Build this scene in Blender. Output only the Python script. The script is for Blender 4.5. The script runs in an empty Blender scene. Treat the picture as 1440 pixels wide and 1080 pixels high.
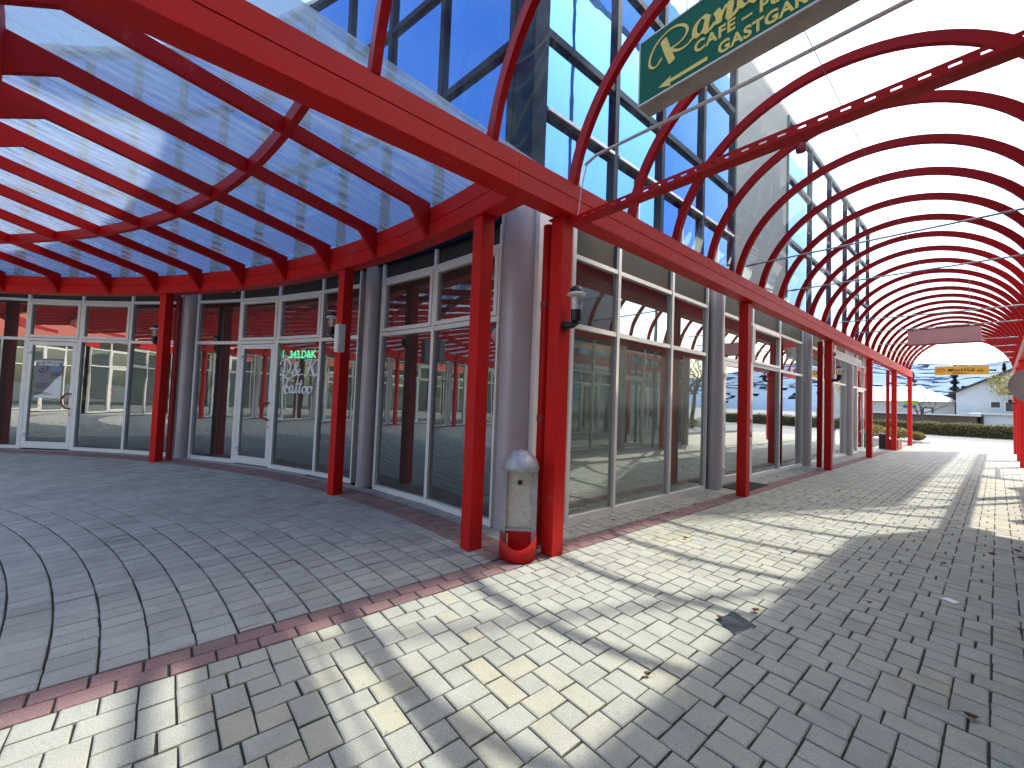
import bpy, bmesh, math, random
from mathutils import Vector, Matrix
random.seed(7)
R = math.radians
S = bpy.context.scene
COL = S.collection

# ------------------------------------------------------------------ helpers
class MB:
    """collects polygons; build() links them as ONE mesh object"""
    def __init__(s): s.v = []; s.f = []; s.t = []; s.sm = []
    def add(s, vs, fs, tone=0.5, smooth=False):
        o = len(s.v); s.v += [tuple(p) for p in vs]
        for f in fs:
            s.f.append(tuple(i + o for i in f)); s.t.append(tone); s.sm.append(smooth)
    def box(s, x0, x1, y0, y1, z0, z1, tone=0.5):
        v = [(x, y, z) for x in (x0, x1) for y in (y0, y1) for z in (z0, z1)]
        s.add(v, [(0,1,3,2),(4,6,7,5),(0,4,5,1),(2,3,7,6),(0,2,6,4),(1,5,7,3)], tone)
    def obox(s, P, d, n, s0, s1, n0, n1, z0, z1, tone=0.5):
        """box in a facade frame: P origin (2D), d along, n outward"""
        v = [(P[0]+d[0]*a+n[0]*b, P[1]+d[1]*a+n[1]*b, z) for a in (s0, s1) for b in (n0, n1) for z in (z0, z1)]
        s.add(v, [(0,1,3,2),(4,6,7,5),(0,4,5,1),(2,3,7,6),(0,2,6,4),(1,5,7,3)], tone)
    def prism(s, poly, z0, z1, tone=0.5):
        n = len(poly)
        v = [(p[0], p[1], z0) for p in poly] + [(p[0], p[1], z1) for p in poly]
        s.add(v, [tuple(range(n-1, -1, -1)), tuple(range(n, 2*n))] + [(i, (i+1) % n, n+(i+1) % n, n+i) for i in range(n)], tone)
    def lathe(s, c, prof, seg=24, axis='Z', smooth=True):
        """prof: list of (radius, height); axis Z"""
        vs = []
        for r, z in prof:
            for k in range(seg):
                a = 2*math.pi*k/seg
                vs.append((c[0]+r*math.cos(a), c[1]+r*math.sin(a), c[2]+z))
        fs = []
        for i in range(len(prof)-1):
            for k in range(seg):
                fs.append((i*seg+k, i*seg+(k+1) % seg, (i+1)*seg+(k+1) % seg, (i+1)*seg+k))
        s.add(vs, fs, 0.5, smooth)
        s.add(vs[:seg], [tuple(range(seg-1, -1, -1))]); s.add(vs[-seg:], [tuple(range(seg))])
    def tube(s, pts, r, seg=8):
        pts = [Vector(p) for p in pts]
        vs = []; n = len(pts)
        up = Vector((0, 0, 1))
        for i, p in enumerate(pts):
            t = (pts[min(i+1, n-1)] - pts[max(i-1, 0)]).normalized()
            a = t.cross(up)
            if a.length < 1e-3: a = t.cross(Vector((1, 0, 0)))
            a.normalize(); b = t.cross(a).normalized()
            rr = r[i] if isinstance(r, (list, tuple)) else r
            for k in range(seg):
                w = 2*math.pi*k/seg
                vs.append(p + a*(rr*math.cos(w)) + b*(rr*math.sin(w)))
        fs = [(i*seg+k, i*seg+(k+1) % seg, (i+1)*seg+(k+1) % seg, (i+1)*seg+k) for i in range(n-1) for k in range(seg)]
        s.add(vs, fs, 0.5, True)
        s.add(vs[:seg], [tuple(range(seg-1, -1, -1))]); s.add(vs[-seg:], [tuple(range(seg))])
    def build(s, name, mat, parent=None, bevel=0, tone=False, merge=False):
        me = bpy.data.meshes.new(name)
        me.from_pydata(s.v, [], s.f)
        if tone:
            at = me.attributes.new('tone', 'FLOAT', 'FACE'); at.data.foreach_set('value', s.t)
        me.polygons.foreach_set('use_smooth', s.sm)
        me.update()
        bm = bmesh.new(); bm.from_mesh(me)
        if merge: bmesh.ops.remove_doubles(bm, verts=bm.verts, dist=1e-5)
        if not tone: bmesh.ops.recalc_face_normals(bm, faces=bm.faces)
        if bevel:
            es = [e for e in bm.edges if len(e.link_faces) == 2 and e.calc_face_angle(0) > 0.8]
            bmesh.ops.bevel(bm, geom=es, offset=bevel, segments=2, affect='EDGES', profile=0.6)
        bm.to_mesh(me); bm.free()
        o = bpy.data.objects.new(name, me); COL.objects.link(o)
        me.materials.append(mat)
        if parent is not None: o.parent = parent; o.matrix_parent_inverse = parent.matrix_world.inverted()
        return o

def tag(o, label, cat, group=None):
    o['label'] = label; o['category'] = cat
    if group: o['group'] = group
    return o
def thing(name, label, cat, loc=(0, 0, 0), group=None):
    o = bpy.data.objects.new(name, None); COL.objects.link(o); o.location = loc
    o.empty_display_size = 0.2
    o.matrix_world = Matrix.Translation(loc)
    return tag(o, label, cat, group)
def struct(o): o['kind'] = 'structure'; return o
def stuff(o): o['kind'] = 'stuff'; return o
def copy_tree(o, parent=None):
    c = o.copy(); COL.objects.link(c)
    if parent is not None: c.parent = parent
    for ch in list(o.children): copy_tree(ch, c)
    return c

# ------------------------------------------------------------------ materials
def newmat(name):
    m = bpy.data.materials.new(name); m.use_nodes = True
    nt = m.node_tree; nt.nodes.clear()
    out = nt.nodes.new('ShaderNodeOutputMaterial')
    return m, nt, out
def N(nt, t, **k):
    n = nt.nodes.new(t)
    for a, b in k.items(): setattr(n, a, b)
    return n
def L(nt, a, b): nt.links.new(a, b)
def mix(nt, fac, a, b, mode='MIX'):
    n = N(nt, 'ShaderNodeMix', data_type='RGBA', blend_type=mode)
    for i, v in ((0, fac), (6, a), (7, b)):
        if hasattr(v, 'is_output'): L(nt, v, n.inputs[i])
        elif i == 0: n.inputs[0].default_value = v
        else: n.inputs[i].default_value = (*v, 1)
    return n.outputs[2]
def noise(nt, scale, detail=4, rough=.55, coord='Object', stretch=None):
    tc = N(nt, 'ShaderNodeTexCoord'); src = tc.outputs[coord]
    if stretch:
        mp = N(nt, 'ShaderNodeMapping'); mp.inputs['Scale'].default_value = stretch
        L(nt, src, mp.inputs[0]); src = mp.outputs[0]
    n = N(nt, 'ShaderNodeTexNoise'); n.inputs['Scale'].default_value = scale
    n.inputs['Detail'].default_value = detail; n.inputs['Roughness'].default_value = rough
    L(nt, src, n.inputs['Vector'])
    return n.outputs['Fac']
def ramp(nt, fac, a, b):
    n = N(nt, 'ShaderNodeMapRange'); n.inputs[1].default_value = a; n.inputs[2].default_value = b
    L(nt, fac, n.inputs[0]); return n.outputs[0]
def paint(name, c, rough=.45, metal=0, var=.12, c2=None, scale=3., bump=.02, bscale=90, coat=0, stretch=None, spec=.5, wear=None):
    m, nt, out = newmat(name)
    p = N(nt, 'ShaderNodeBsdfPrincipled')
    f = ramp(nt, noise(nt, scale, 6, .6, stretch=stretch), .35, .68)
    c2 = c2 or tuple(x*(1-var) for x in c)
    col = mix(nt, f, c, c2)
    if wear:
        col = mix(nt, ramp(nt, noise(nt, 5, 8, .72), .63, .69), col, wear)                      # faded blotches
        col = mix(nt, ramp(nt, noise(nt, 11, 5, .7, stretch=(1, 1, .12)), .62, .72), col, mix(nt, .45, c, (.05, .012, .012)))   # runs and grime
        col = mix(nt, ramp(nt, noise(nt, 46, 3, .6), .735, .75), col, (.11, .035, .028))        # chips
    L(nt, col, p.inputs['Base Color'])
    g = noise(nt, scale*7, 3)
    mr = N(nt, 'ShaderNodeMapRange'); mr.inputs[3].default_value = rough-.08; mr.inputs[4].default_value = rough+.1
    L(nt, g, mr.inputs[0]); L(nt, mr.outputs[0], p.inputs['Roughness'])
    p.inputs['Metallic'].default_value = metal
    p.inputs['Specular IOR Level'].default_value = spec
    p.inputs['Coat Weight'].default_value = coat
    if bump:
        b = N(nt, 'ShaderNodeBump'); b.inputs['Strength'].default_value = bump; b.inputs['Distance'].default_value = .02
        L(nt, noise(nt, bscale, 2), b.inputs['Height']); L(nt, b.outputs[0], p.inputs['Normal'])
    L(nt, p.outputs[0], out.inputs[0])
    return m
def glow(name, c, s):
    m, nt, out = newmat(name); e = N(nt, 'ShaderNodeEmission'); e.inputs[0].default_value = (*c, 1); e.inputs[1].default_value = s
    L(nt, e.outputs[0], out.inputs[0]); return m
def glass(name, tint, ior=1.5, boost=1., gcol=(1, 1, 1), grough=.01, base=None, basefac=0., wob=0., dirt=None, dirtamt=0., dscale=3, dstretch=None, minr=0., dirtmin=0., graze=None):
    """architectural pane: see-through tint + Fresnel mirror (+ dusty film)"""
    m, nt, out = newmat(name)
    tr = N(nt, 'ShaderNodeBsdfTransparent'); tr.inputs[0].default_value = (*tint, 1)
    body = tr.outputs[0]
    if base:
        d = N(nt, 'ShaderNodeBsdfDiffuse'); d.inputs[0].default_value = (*base, 1)
        x = N(nt, 'ShaderNodeMixShader'); x.inputs[0].default_value = basefac
        L(nt, body, x.inputs[1]); L(nt, d.outputs[0], x.inputs[2]); body = x.outputs[0]
    if dirt:
        d = N(nt, 'ShaderNodeBsdfTranslucent'); d.inputs[0].default_value = (*dirt, 1)
        d2 = N(nt, 'ShaderNodeBsdfDiffuse'); d2.inputs[0].default_value = (*dirt, 1)
        dd = N(nt, 'ShaderNodeMixShader'); dd.inputs[0].default_value = .25; L(nt, d.outputs[0], dd.inputs[1]); L(nt, d2.outputs[0], dd.inputs[2])
        f = ramp(nt, noise(nt, dscale, 8, .7, stretch=dstretch), .38, .72)
        mu = N(nt, 'ShaderNodeMath', operation='MULTIPLY_ADD'); L(nt, f, mu.inputs[0]); mu.inputs[1].default_value = dirtamt; mu.inputs[2].default_value = dirtmin
        x = N(nt, 'ShaderNodeMixShader'); L(nt, mu.outputs[0], x.inputs[0]); L(nt, body, x.inputs[1]); L(nt, dd.outputs[0], x.inputs[2]); body = x.outputs[0]
    g = N(nt, 'ShaderNodeBsdfGlossy'); g.inputs[0].default_value = (*gcol, 1); g.inputs['Roughness'].default_value = grough
    if graze:
        lw = N(nt, 'ShaderNodeLayerWeight'); lw.inputs[0].default_value = .5
        L(nt, mix(nt, ramp(nt, lw.outputs['Facing'], .55, .97), gcol, graze), g.inputs[0])
    fr = N(nt, 'ShaderNodeFresnel'); fr.inputs[0].default_value = ior
    # fresnel must not see the inside of the thin slab as a total reflector
    geo = N(nt, 'ShaderNodeNewGeometry')
    if wob:
        b = N(nt, 'ShaderNodeBump'); b.inputs['Strength'].default_value = wob; b.inputs['Distance'].default_value = .05
        L(nt, noise(nt, 1.3, 2), b.inputs['Height']); L(nt, b.outputs[0], g.inputs['Normal'])
    mu = N(nt, 'ShaderNodeMath', operation='MULTIPLY_ADD', use_clamp=True); L(nt, fr.outputs[0], mu.inputs[0]); mu.inputs[1].default_value = boost; mu.inputs[2].default_value = minr
    inv = N(nt, 'ShaderNodeMath', operation='SUBTRACT'); inv.inputs[0].default_value = 1; L(nt, geo.outputs['Backfacing'], inv.inputs[1])
    mm = N(nt, 'ShaderNodeMath', operation='MULTIPLY'); L(nt, mu.outputs[0], mm.inputs[0]); L(nt, inv.outputs[0], mm.inputs[1])
    x = N(nt, 'ShaderNodeMixShader'); L(nt, mm.outputs[0], x.inputs[0]); L(nt, body, x.inputs[1]); L(nt, g.outputs[0], x.inputs[2])
    L(nt, x.outputs[0], out.inputs[0])
    return m
def stone(name, ca, cb, cc=None, ccut=.8, rough=.85, grain=.25):
    """concrete pavers: tone attribute per stone + grain"""
    m, nt, out = newmat(name)
    p = N(nt, 'ShaderNodeBsdfPrincipled'); p.inputs['Roughness'].default_value = rough
    p.inputs['Specular IOR Level'].default_value = .35
    at = N(nt, 'ShaderNodeAttribute', attribute_name='tone')
    c = mix(nt, at.outputs['Fac'], ca, cb)
    if cc:
        wide = ramp(nt, noise(nt, .55, 2), .42, .62)
        big = ramp(nt, at.outputs['Fac'], ccut, ccut+.1)
        mu = N(nt, 'ShaderNodeMath', operation='MULTIPLY'); L(nt, wide, mu.inputs[0]); L(nt, big, mu.inputs[1])
        c = mix(nt, mu.outputs[0], c, cc)
    gr = ramp(nt, noise(nt, 160, 4, .7), .3, .7)
    c = mix(nt, gr, mix(nt, grain*1.25, c, (0, 0, 0)), mix(nt, grain*.7, c, (.85, .85, .8)))
    st = ramp(nt, noise(nt, 2.2, 7, .65), .46, .74)
    c = mix(nt, st, c, mix(nt, .38, c, (.11, .10, .085)))
    sp = ramp(nt, noise(nt, 23, 2, .5), .70, .74)
    c = mix(nt, sp, c, mix(nt, .4, c, (.08, .075, .07)))
    L(nt, c, p.inputs['Base Color'])
    b = N(nt, 'ShaderNodeBump'); b.inputs['Strength'].default_value = .35; b.inputs['Distance'].default_value = .006
    L(nt, noise(nt, 120, 5, .7), b.inputs['Height']); L(nt, b.outputs[0], p.inputs['Normal'])
    L(nt, p.outputs[0], out.inputs[0]); return m

RED = paint('red_paint_shaded', (.46, .005, .005), .42, 0, c2=(.39, .004, .005), scale=1.6, bump=.06, bscale=220, spec=.16, wear=(.50, .03, .028))  # shade under arches and rafters put into a darker base than the posts
REDF = paint('red_paint_dusty', (.62, .010, .008), .45, 0, c2=(.54, .022, .020), scale=2.2, bump=.06, bscale=220, spec=.16, wear=(.60, .075, .065))
REDDARK = paint('red_dark_paint', (.30, .008, .010), .45, scale=2)
REDSCUFF = paint('red_scuffed', (.52, .010, .010), .5, c2=(.44, .022, .020), scale=9, spec=.2)
ALU = paint('white_aluminium', (.80, .765, .70), .38, var=.07, scale=2, bump=.01)
TAUPE = paint('taupe_column_paint', (.46, .41, .42), .34, .05, var=.10, scale=2, bump=.0, coat=.12)
TAUPEL = paint('pale_column_paint', (.46, .43, .41), .36, .05, var=.08, scale=2, bump=0, coat=.1)
SPAN = paint('brown_spandrel', (.060, .050, .036), .5, var=.12, scale=2, bump=.01, spec=.12)
NAVY = paint('navy_frame', (.006, .018, .040), .6, 0, var=.2, scale=2, bump=0, spec=.06)
BLACK = paint('black_plastic', (.012, .012, .014), .4, var=.3, bump=0)
STEEL = paint('galvanised_steel', (.36, .36, .36), .4, .8, var=.3, scale=8)
CONC = paint('pale_render', (.50, .48, .44), .8, var=.15, scale=3, bump=.2)
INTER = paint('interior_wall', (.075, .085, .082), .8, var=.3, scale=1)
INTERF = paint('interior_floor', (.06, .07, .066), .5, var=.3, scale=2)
CEIL = paint('soffit_panel', (.30, .28, .26), .6, var=.1)
WHITE = paint('white_plastic', (.74, .73, .70), .5, var=.08)
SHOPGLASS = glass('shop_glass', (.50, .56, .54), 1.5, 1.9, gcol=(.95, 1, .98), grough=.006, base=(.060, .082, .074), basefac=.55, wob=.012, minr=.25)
FILMGLARE = glass('greenish_film_glare_glass', (.42, .50, .45), 1.5, 1.9, gcol=(.95, 1, .97), grough=.02, base=(.23, .285, .245), basefac=.50, wob=.012, minr=.24)  # greenish film; pale base also paints in the reflection of sunlit ground
UPGLASS = glass('blue_facade_glass', (.1, .16, .25), 1.5, 1.2, gcol=(.135, .33, .78), grough=.012, base=(.012, .035, .09), basefac=.85, wob=.035, minr=.50, graze=(.80, .93, 1.0))
BLOCKMIRROR = paint('blocker_mirror', (.72, .78, .86), .12, .92, var=.05, bump=0)  # mirror skin of the added sun blocker, throws sky light into the passage
VAULTGLASS = glass('vault_glass', (.86, .95, .985), 1.5, 1.3, gcol=(.95, .98, 1), grough=.025, wob=.06, dirt=(.70, .82, .88), dirtamt=.10, dscale=2.5, dstretch=(1, 1, 1))
CANGLASS = glass('canopy_glass', (.40, .48, .57), 1.5, 1.3, gcol=(.9, .95, 1), grough=.02, wob=.03, dirt=(.30, .40, .50), dirtamt=.66, dirtmin=.34, dscale=1.6, dstretch=(1.0, 9, 1))
CLEAR = glass('lamp_glass', (.93, .93, .93), 1.45, 1., dirt=(.8, .8, .8), dirtamt=.35)
PAVER = stone('grey_paver', (.365, .345, .288), (.42, .398, .335), (.445, .392, .285), .62)
COURTP = stone('court_paver', (.315, .298, .270), (.40, .38, .345))
REDP = stone('red_paver', (.20, .075, .075), (.30, .125, .12))
SAND = paint('joint_sand', (.045, .040, .033), .95, var=.4, scale=40, bump=.3)

# ------------------------------------------------------------------ camera (solved from the photograph's vanishing points)
h = 1.45
f, cx, cy = 577.915, 720, 540
def ray(p): return Vector(((p[0]-cx)/f, (p[1]-cy)/f, 1))
Yc = ray((1402, 588.5)).normalized()
Xc = -ray((230, 544)).normalized(); Xc = (Xc - Yc*Xc.dot(Yc)).normalized()
Zc = Xc.cross(Yc)
cam = bpy.data.cameras.new('camera'); co = bpy.data.objects.new('camera', cam); COL.objects.link(co)
right = Vector((Xc[0], Yc[0], Zc[0])); down = Vector((Xc[1], Yc[1], Zc[1])); fwd = Vector((Xc[2], Yc[2], Zc[2]))
M = Matrix(((right[0], -down[0], -fwd[0], 0), (right[1], -down[1], -fwd[1], 0), (right[2], -down[2], -fwd[2], h), (0, 0, 0, 1)))
co.matrix_world = M
cam.sensor_width = 36; cam.lens = 36*f/1440; cam.clip_start = .02; cam.clip_end = 12000
S.camera = co

# ------------------------------------------------------------------ light
SUN = Vector((.27, .60, 1)).normalized()
sl = bpy.data.lights.new('sun', 'SUN'); sl.energy = 2.0; sl.angle = R(.9); sl.color = (1, .93, .82)
so = bpy.data.objects.new('sun', sl); COL.objects.link(so); so.rotation_euler = SUN.to_track_quat('Z', 'Y').to_euler()
w = bpy.data.worlds.new('World'); S.world = w; w.use_nodes = True
nt = w.node_tree; bg = nt.nodes['Background']
sk = nt.nodes.new('ShaderNodeTexSky'); sk.sky_type = 'NISHITA'; sk.sun_disc = False
sk.sun_elevation = math.asin(SUN.z); sk.sun_rotation = math.atan2(SUN.x, SUN.y)
sk.air_density = 1.5; sk.dust_density = 4.0; sk.ozone_density = 1.0; sk.altitude = 400
nt.links.new(sk.outputs[0], bg.inputs[0]); bg.inputs[1].default_value = .15
S.view_settings.view_transform = 'Standard'; S.view_settings.look = 'None'
S.view_settings.exposure = 1.8; S.view_settings.gamma = 1
cyc = S.cycles
cyc.use_denoising = True; cyc.max_bounces = 12; cyc.transparent_max_bounces = 24; cyc.sample_clamp_indirect = 6
cyc.caustics_reflective = False; cyc.caustics_refractive = False

# ------------------------------------------------------------------ layout constants
C = (-3.0, -10.6)              # centre of the round court
RF = 13.56                     # radius of the shopfronts
def ring(r, a, z=None):        # a in degrees from +Y towards -X
    p = (C[0]-r*math.sin(R(a)), C[1]+r*math.cos(R(a)))
    return p if z is None else (p[0], p[1], z)

# ------------------------------------------------------------------ ground
m, nt, out = newmat('asphalt')
p = N(nt, 'ShaderNodeBsdfPrincipled'); p.inputs['Roughness'].default_value = .9
L(nt, mix(nt, ramp(nt, noise(nt, .6, 8, .7), .3, .7), (.17, .17, .165), (.23, .225, .215)), p.inputs['Base Color'])
b = N(nt, 'ShaderNodeBump'); b.inputs['Strength'].default_value = .3; L(nt, noise(nt, 60, 4), b.inputs['Height']); L(nt, b.outputs[0], p.inputs['Normal'])
L(nt, p.outputs[0], out.inputs[0]); ASPH = m
mb = MB(); mb.add([(-4000, -4000, -.03), (4000, -4000, -.03), (4000, 6000, -.03), (-4000, 6000, -.03)], [(0, 1, 2, 3)])
struct(mb.build('ground', ASPH))
mb = MB(); mb.add([(-17, -26, -.012), (4.6, -26, -.012), (4.6, 30.2, -.012), (-17, 30.2, -.012)], [(0, 1, 2, 3)])
struct(mb.build('paving_bed', SAND))

def clip(poly, ax, lim, keep_less):
    outp = []
    for i in range(len(poly)):
        a, b2 = poly[i], poly[(i+1) % len(poly)]
        ia = (a[ax] <= lim) if keep_less else (a[ax] >= lim); ib = (b2[ax] <= lim) if keep_less else (b2[ax] >= lim)
        if ia: outp.append(a)
        if ia != ib:
            t = (lim-a[ax])/(b2[ax]-a[ax]); outp.append((a[0]+t*(b2[0]-a[0]), a[1]+t*(b2[1]-a[1])))
    return outp
def paver(mb, poly, gap=.0032, bev=.006, tone=None, up=0.):
    n = len(poly)
    if n < 3: return
    gx = sum(p[0] for p in poly)/n; gy = sum(p[1] for p in poly)/n
    tone = random.random() if tone is None else tone
    z = up + random.gauss(0, .0011); tx = random.gauss(0, .006); ty = random.gauss(0, .006)
    def ins(d):
        o = []
        for x, y in poly:
            l = math.hypot(x-gx, y-gy) or 1; k = max(0, 1-d*1.5/l); o.append((gx+(x-gx)*k, gy+(y-gy)*k))
        return o
    jit = gap + random.random()*.0022
    poly = [(x+random.gauss(0, .0011), y+random.gauss(0, .0011)) for x, y in poly]
    a = ins(jit); b_ = ins(jit+bev)
    v = [(x, y, -.03) for x, y in a] + [(x, y, z-.004+(x-gx)*tx+(y-gy)*ty) for x, y in a] + [(x, y, z+(x-gx)*tx+(y-gy)*ty) for x, y in b_]
    fs = [tuple(range(2*n, 3*n))]
    for k in (0, n):
        fs += [(k+i, k+(i+1) % n, k+n+(i+1) % n, k+n+i) for i in range(n)]
    mb.add(v, fs, tone)
# passage: interlocking ashlar of 20x13.3 and 13.3x13.3 stones
U = .13333
mb = MB()
X0, XR, Y0, Y1 = -2.70, 3.6, -2.6, 30.0
def rect(x0, x1, y0, y1):
    for lo, hi in (((X0, XR)), ((-3.52, -2.935))):
        pl = [(x0, y0), (x1, y0), (x1, y1), (x0, y1)]
        pl = clip(clip(pl, 0, lo, False), 0, hi, True); pl = clip(clip(pl, 1, Y0, False), 1, Y1, True)
        if len(pl) >= 3 and max(q[0] for q in pl)-min(q[0] for q in pl) > .02 and max(q[1] for q in pl)-min(q[1] for q in pl) > .02:
            if hi < -2.9 and (pl[0][1] < 2.4): continue
            paver(mb, pl)
for i in range(-16, 20):
    px = -.0965 + i*2*U
    if px < -3.7 or px > XR+.4: continue
    off = 3.522 + (2*U if i % 2 else 0)
    for j in range(-16, 54):
        g = off + j*4*U                       # centre of the gap row in this column
        rect(px-U/2, px+U/2, g+U/2, g+U/2+.2); rect(px-U/2, px+U/2, g+U/2+.2, g+U/2+.4)
        rect(px-.2, px, g-U/2, g+U/2); rect(px, px+.2, g-U/2, g+U/2)
        rect(px+U/2, px+1.5*U, g+U/2, g+1.5*U)    # filler squares between the runners
        rect(px+U/2, px+1.5*U, g-1.5*U, g-U/2)
struct(mb.build('passage_paving', PAVER, tone=True))
# red double band along the passage edge
mb = MB()
for r_ in (0, 1):
    y = -2.6 + .1*r_
    while y < 27.5:
        paver(mb, [(-2.93+.114*r_, y), (-2.816+.114*r_, y), (-2.816+.114*r_, y+.2), (-2.93+.114*r_, y+.2)]); y += .2
# red ring band in front of the round shopfronts
for r_ in (0, 1, 2):
    rr = 12.92 + .133*r_; da = math.degrees(.2/rr); a = -1 + da*.5*(r_ % 2)
    while a < 96:
        pl = [ring(rr, a), ring(rr+.133, a), ring(rr+.133, a+da), ring(rr, a+da)]
        pl = clip(pl, 0, -2.94, True)
        if len(pl) >= 3: paver(mb, pl, up=.0055)
        a += da
struct(mb.build('red_paver_band', REDP, tone=True))
# concentric court paving
mb = MB(); CC = (-2.55, -10.6)
def cring(r, a): return (CC[0]-r*math.sin(R(a)), CC[1]+r*math.cos(R(a)))
k = 0
rr = 10.23 - .2*22
while rr < 13.8:
    da = math.degrees(.1333/rr); a = -4 + random.random()*da
    while a < 97:
        pl = [cring(rr, a), cring(rr+.2, a), cring(rr+.2, a+da), cring(rr, a+da)]
        d0 = [math.hypot(q[0]-C[0], q[1]-C[1]) for q in pl]
        a += da
        if min(q[0] for q in pl) > -2.95 or max(d0) > RF+.1: continue
        mid = sum(d0)/4
        if min(d0) > 12.94 and max(d0) < 13.30: continue
        pl = clip(pl, 0, -2.94, True)
        if len(pl) >= 3: paver(mb, pl)
    rr += .2; k += 1
struct(mb.build('court_paving', COURTP, tone=True))
mb = MB(); poly = [(-2.96, -10.6+5.7), (-2.96, -10.6-13.3)] + [cring(5.8 if i < 60 else 13.3, 0) for i in ()]
pts = [cring(5.82, a) for a in range(3, 98, 3)]; pts2 = [cring(13.4, a) for a in range(97, 176, 3)]
mb.add([(x, y, -.004) for x, y in pts + pts2], [tuple(range(len(pts)+len(pts2)))])
struct(mb.build('court_floor', COURTP, tone=True))

# ------------------------------------------------------------------ shopfronts
def frame2(P0, P1):
    d = (P1[0]-P0[0], P1[1]-P0[1]); l = math.hypot(*d); d = (d[0]/l, d[1]/l); return d, l
ZS, ZT1, ZT2, ZTOP = .07, 2.36, 3.22, 3.70
def shopfront(name, label, pts, nsign, kinds, vents=(), loc=None, lowglass=None):
    """pts: mullion points (2D) along the front; kinds per module: 'w' or 'd'"""
    lowglass = lowglass or SHOPGLASS
    t = thing(name, label, 'shopfront', (pts[0][0], pts[0][1], 0))
    fr = MB(); sp = MB()
    mw = .028
    for i in range(len(pts)-1):
        P0, P1 = pts[i], pts[i+1]; d, l = frame2(P0, P1); n = (-d[1]*nsign, d[0]*nsign)
        # mullions
        if i == 0: fr.obox(P0, d, n, 0, 2*mw, -.06, .035, 0, ZTOP)
        fr.obox(P0, d, n, l-mw, l+mw if i < len(pts)-2 else l, -.06, .035, 0, ZTOP)
        a0, a1 = (2*mw if i == 0 else mw), l-mw
        fr.obox(P0, d, n, a0, a1, -.055, .028, ZT1, ZT1+.06)
        fr.obox(P0, d, n, a0, a1, -.055, .028, ZT2, ZT2+.055)
        sp.obox(P0, d, n, a0+.002, a1-.002, -.03, -.006, ZT2+.057, ZTOP)
        if kinds[i] == 'w':
            fr.obox(P0, d, n, a0, a1, -.055, .03, .0, ZS)
            g = MB(); g.obox(P0, d, n, a0+.003, a1-.003, -.022, -.010, ZS+.003, ZT1-.003)
            g.build('window_pane', lowglass, t)
        else:
            fr.obox(P0, d, n, a0, a0+.035, -.05, .03, 0, ZT1); fr.obox(P0, d, n, a1-.035, a1, -.05, .03, 0, ZT1)
            b0, b1 = a0+.04, a1-.04
            dm = MB(); fw = .085
            dm.obox(P0, d, n, b0, b0+fw, -.035, .03, .02, ZT1-.012); dm.obox(P0, d, n, b1-fw, b1, -.035, .03, .02, ZT1-.012)
            dm.obox(P0, d, n, b0+fw, b1-fw, -.035, .03, .02, .16); dm.obox(P0, d, n, b0+fw, b1-fw, -.035, .03, ZT1-.10, ZT1-.012)
            door = dm.build('door', ALU, t, bevel=.004)
            g = MB(); g.obox(P0, d, n, b0+fw+.002, b1-fw-.002, -.012, .0, .162, ZT1-.102); g.build('door_pane', SHOPGLASS, door)
            # red bow handle on the strike side
            q = b1-fw*.55; pts3 = []
            for kk in range(13):
                an = math.pi*(kk/12) + math.pi/2
                s_ = q + .15*math.cos(an); zz = 1.06 + .16*math.sin(an)
                pts3.append((P0[0]+d[0]*s_+n[0]*.075, P0[1]+d[1]*s_+n[1]*.075, zz))
            hb = MB(); hb.tube([(P0[0]+d[0]*q+n[0]*.025, P0[1]+d[1]*q+n[1]*.025, 1.22)] + pts3 + [(P0[0]+d[0]*q+n[0]*.025, P0[1]+d[1]*q+n[1]*.025, .90)], .016, 8)
            hb.build('handle', REDDARK, door)
            lk = MB(); lk.obox(P0, d, n, q-.012, q+.012, .03, .036, .74, .80); lk.build('lock', STEEL, door)
            for zz in (.30, 2.08):
                hg = MB(); hg.obox(P0, d, n, a0-.0, a0+.11, .031, .055, zz, zz+.045); hg.build('hinge', WHITE, door)
        a, b = a0, a1
        if i in vents:
            vm = MB(); e = .055
            for (s0, s1, z0, z1) in ((a+.008, a+.008+e, ZT1+.068, ZT2-.008), (b-.008-e, b-.008, ZT1+.068, ZT2-.008), (a+.008+e, b-.008-e, ZT1+.068, ZT1+.068+e), (a+.008+e, b-.008-e, ZT2-.008-e, ZT2-.008)):
                vm.obox(P0, d, n, s0, s1, -.03, .044, z0, z1)
            vo = vm.build('vent_window', ALU, t, bevel=.004)
            g = MB(); g.obox(P0, d, n, a+.010+e, b-.010-e, -.005, .006, ZT1+.07+e, ZT2-.01-e); g.build('window_pane', SHOPGLASS, vo)
        else:
            g = MB(); g.obox(P0, d, n, a+.003, b-.003, -.022, -.010, ZT1+.063, ZT2-.003); g.build('window_pane', SHOPGLASS, t)
    fr.build('frame', ALU, t)
    sp.build('spandrel_panel', SPAN, t)
    return t
def rpts(angs): return [ring(RF, a) for a in angs]
frontC = shopfront('shopfront', 'tall two-pane shopfront with two tilting top windows between the two nearest round columns', rpts([13.85, 8.57, 3.06]), -1, 'ww', (0, 1))
frontB = shopfront('shopfront', 'white framed tattoo studio shopfront with script lettering and a glass door', rpts([35.2, 30.1, 25.6, 20.5, 16.2]), -1, 'wdww', (1, 2))
frontA = shopfront('shopfront', 'leftmost white framed shopfront whose glass door carries a grey and white poster', rpts([57.4, 52.4, 47.4, 42.4, 37.0]), -1, 'wdww', (1, 2))
for a0 in (59, 80, 101, 122, 143):
    shopfront('shopfront', 'white framed shopfront on the far side of the round court, outside the view', rpts([a0+19.5, a0+14.5, a0+9.8, a0+4.8, a0]), -1, 'wwdw', (1, 2))['group'] = 'shopfronts round the court behind the camera'
XF = -3.36
def spts(ys, x=XF): return [(x, y) for y in ys]
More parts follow.
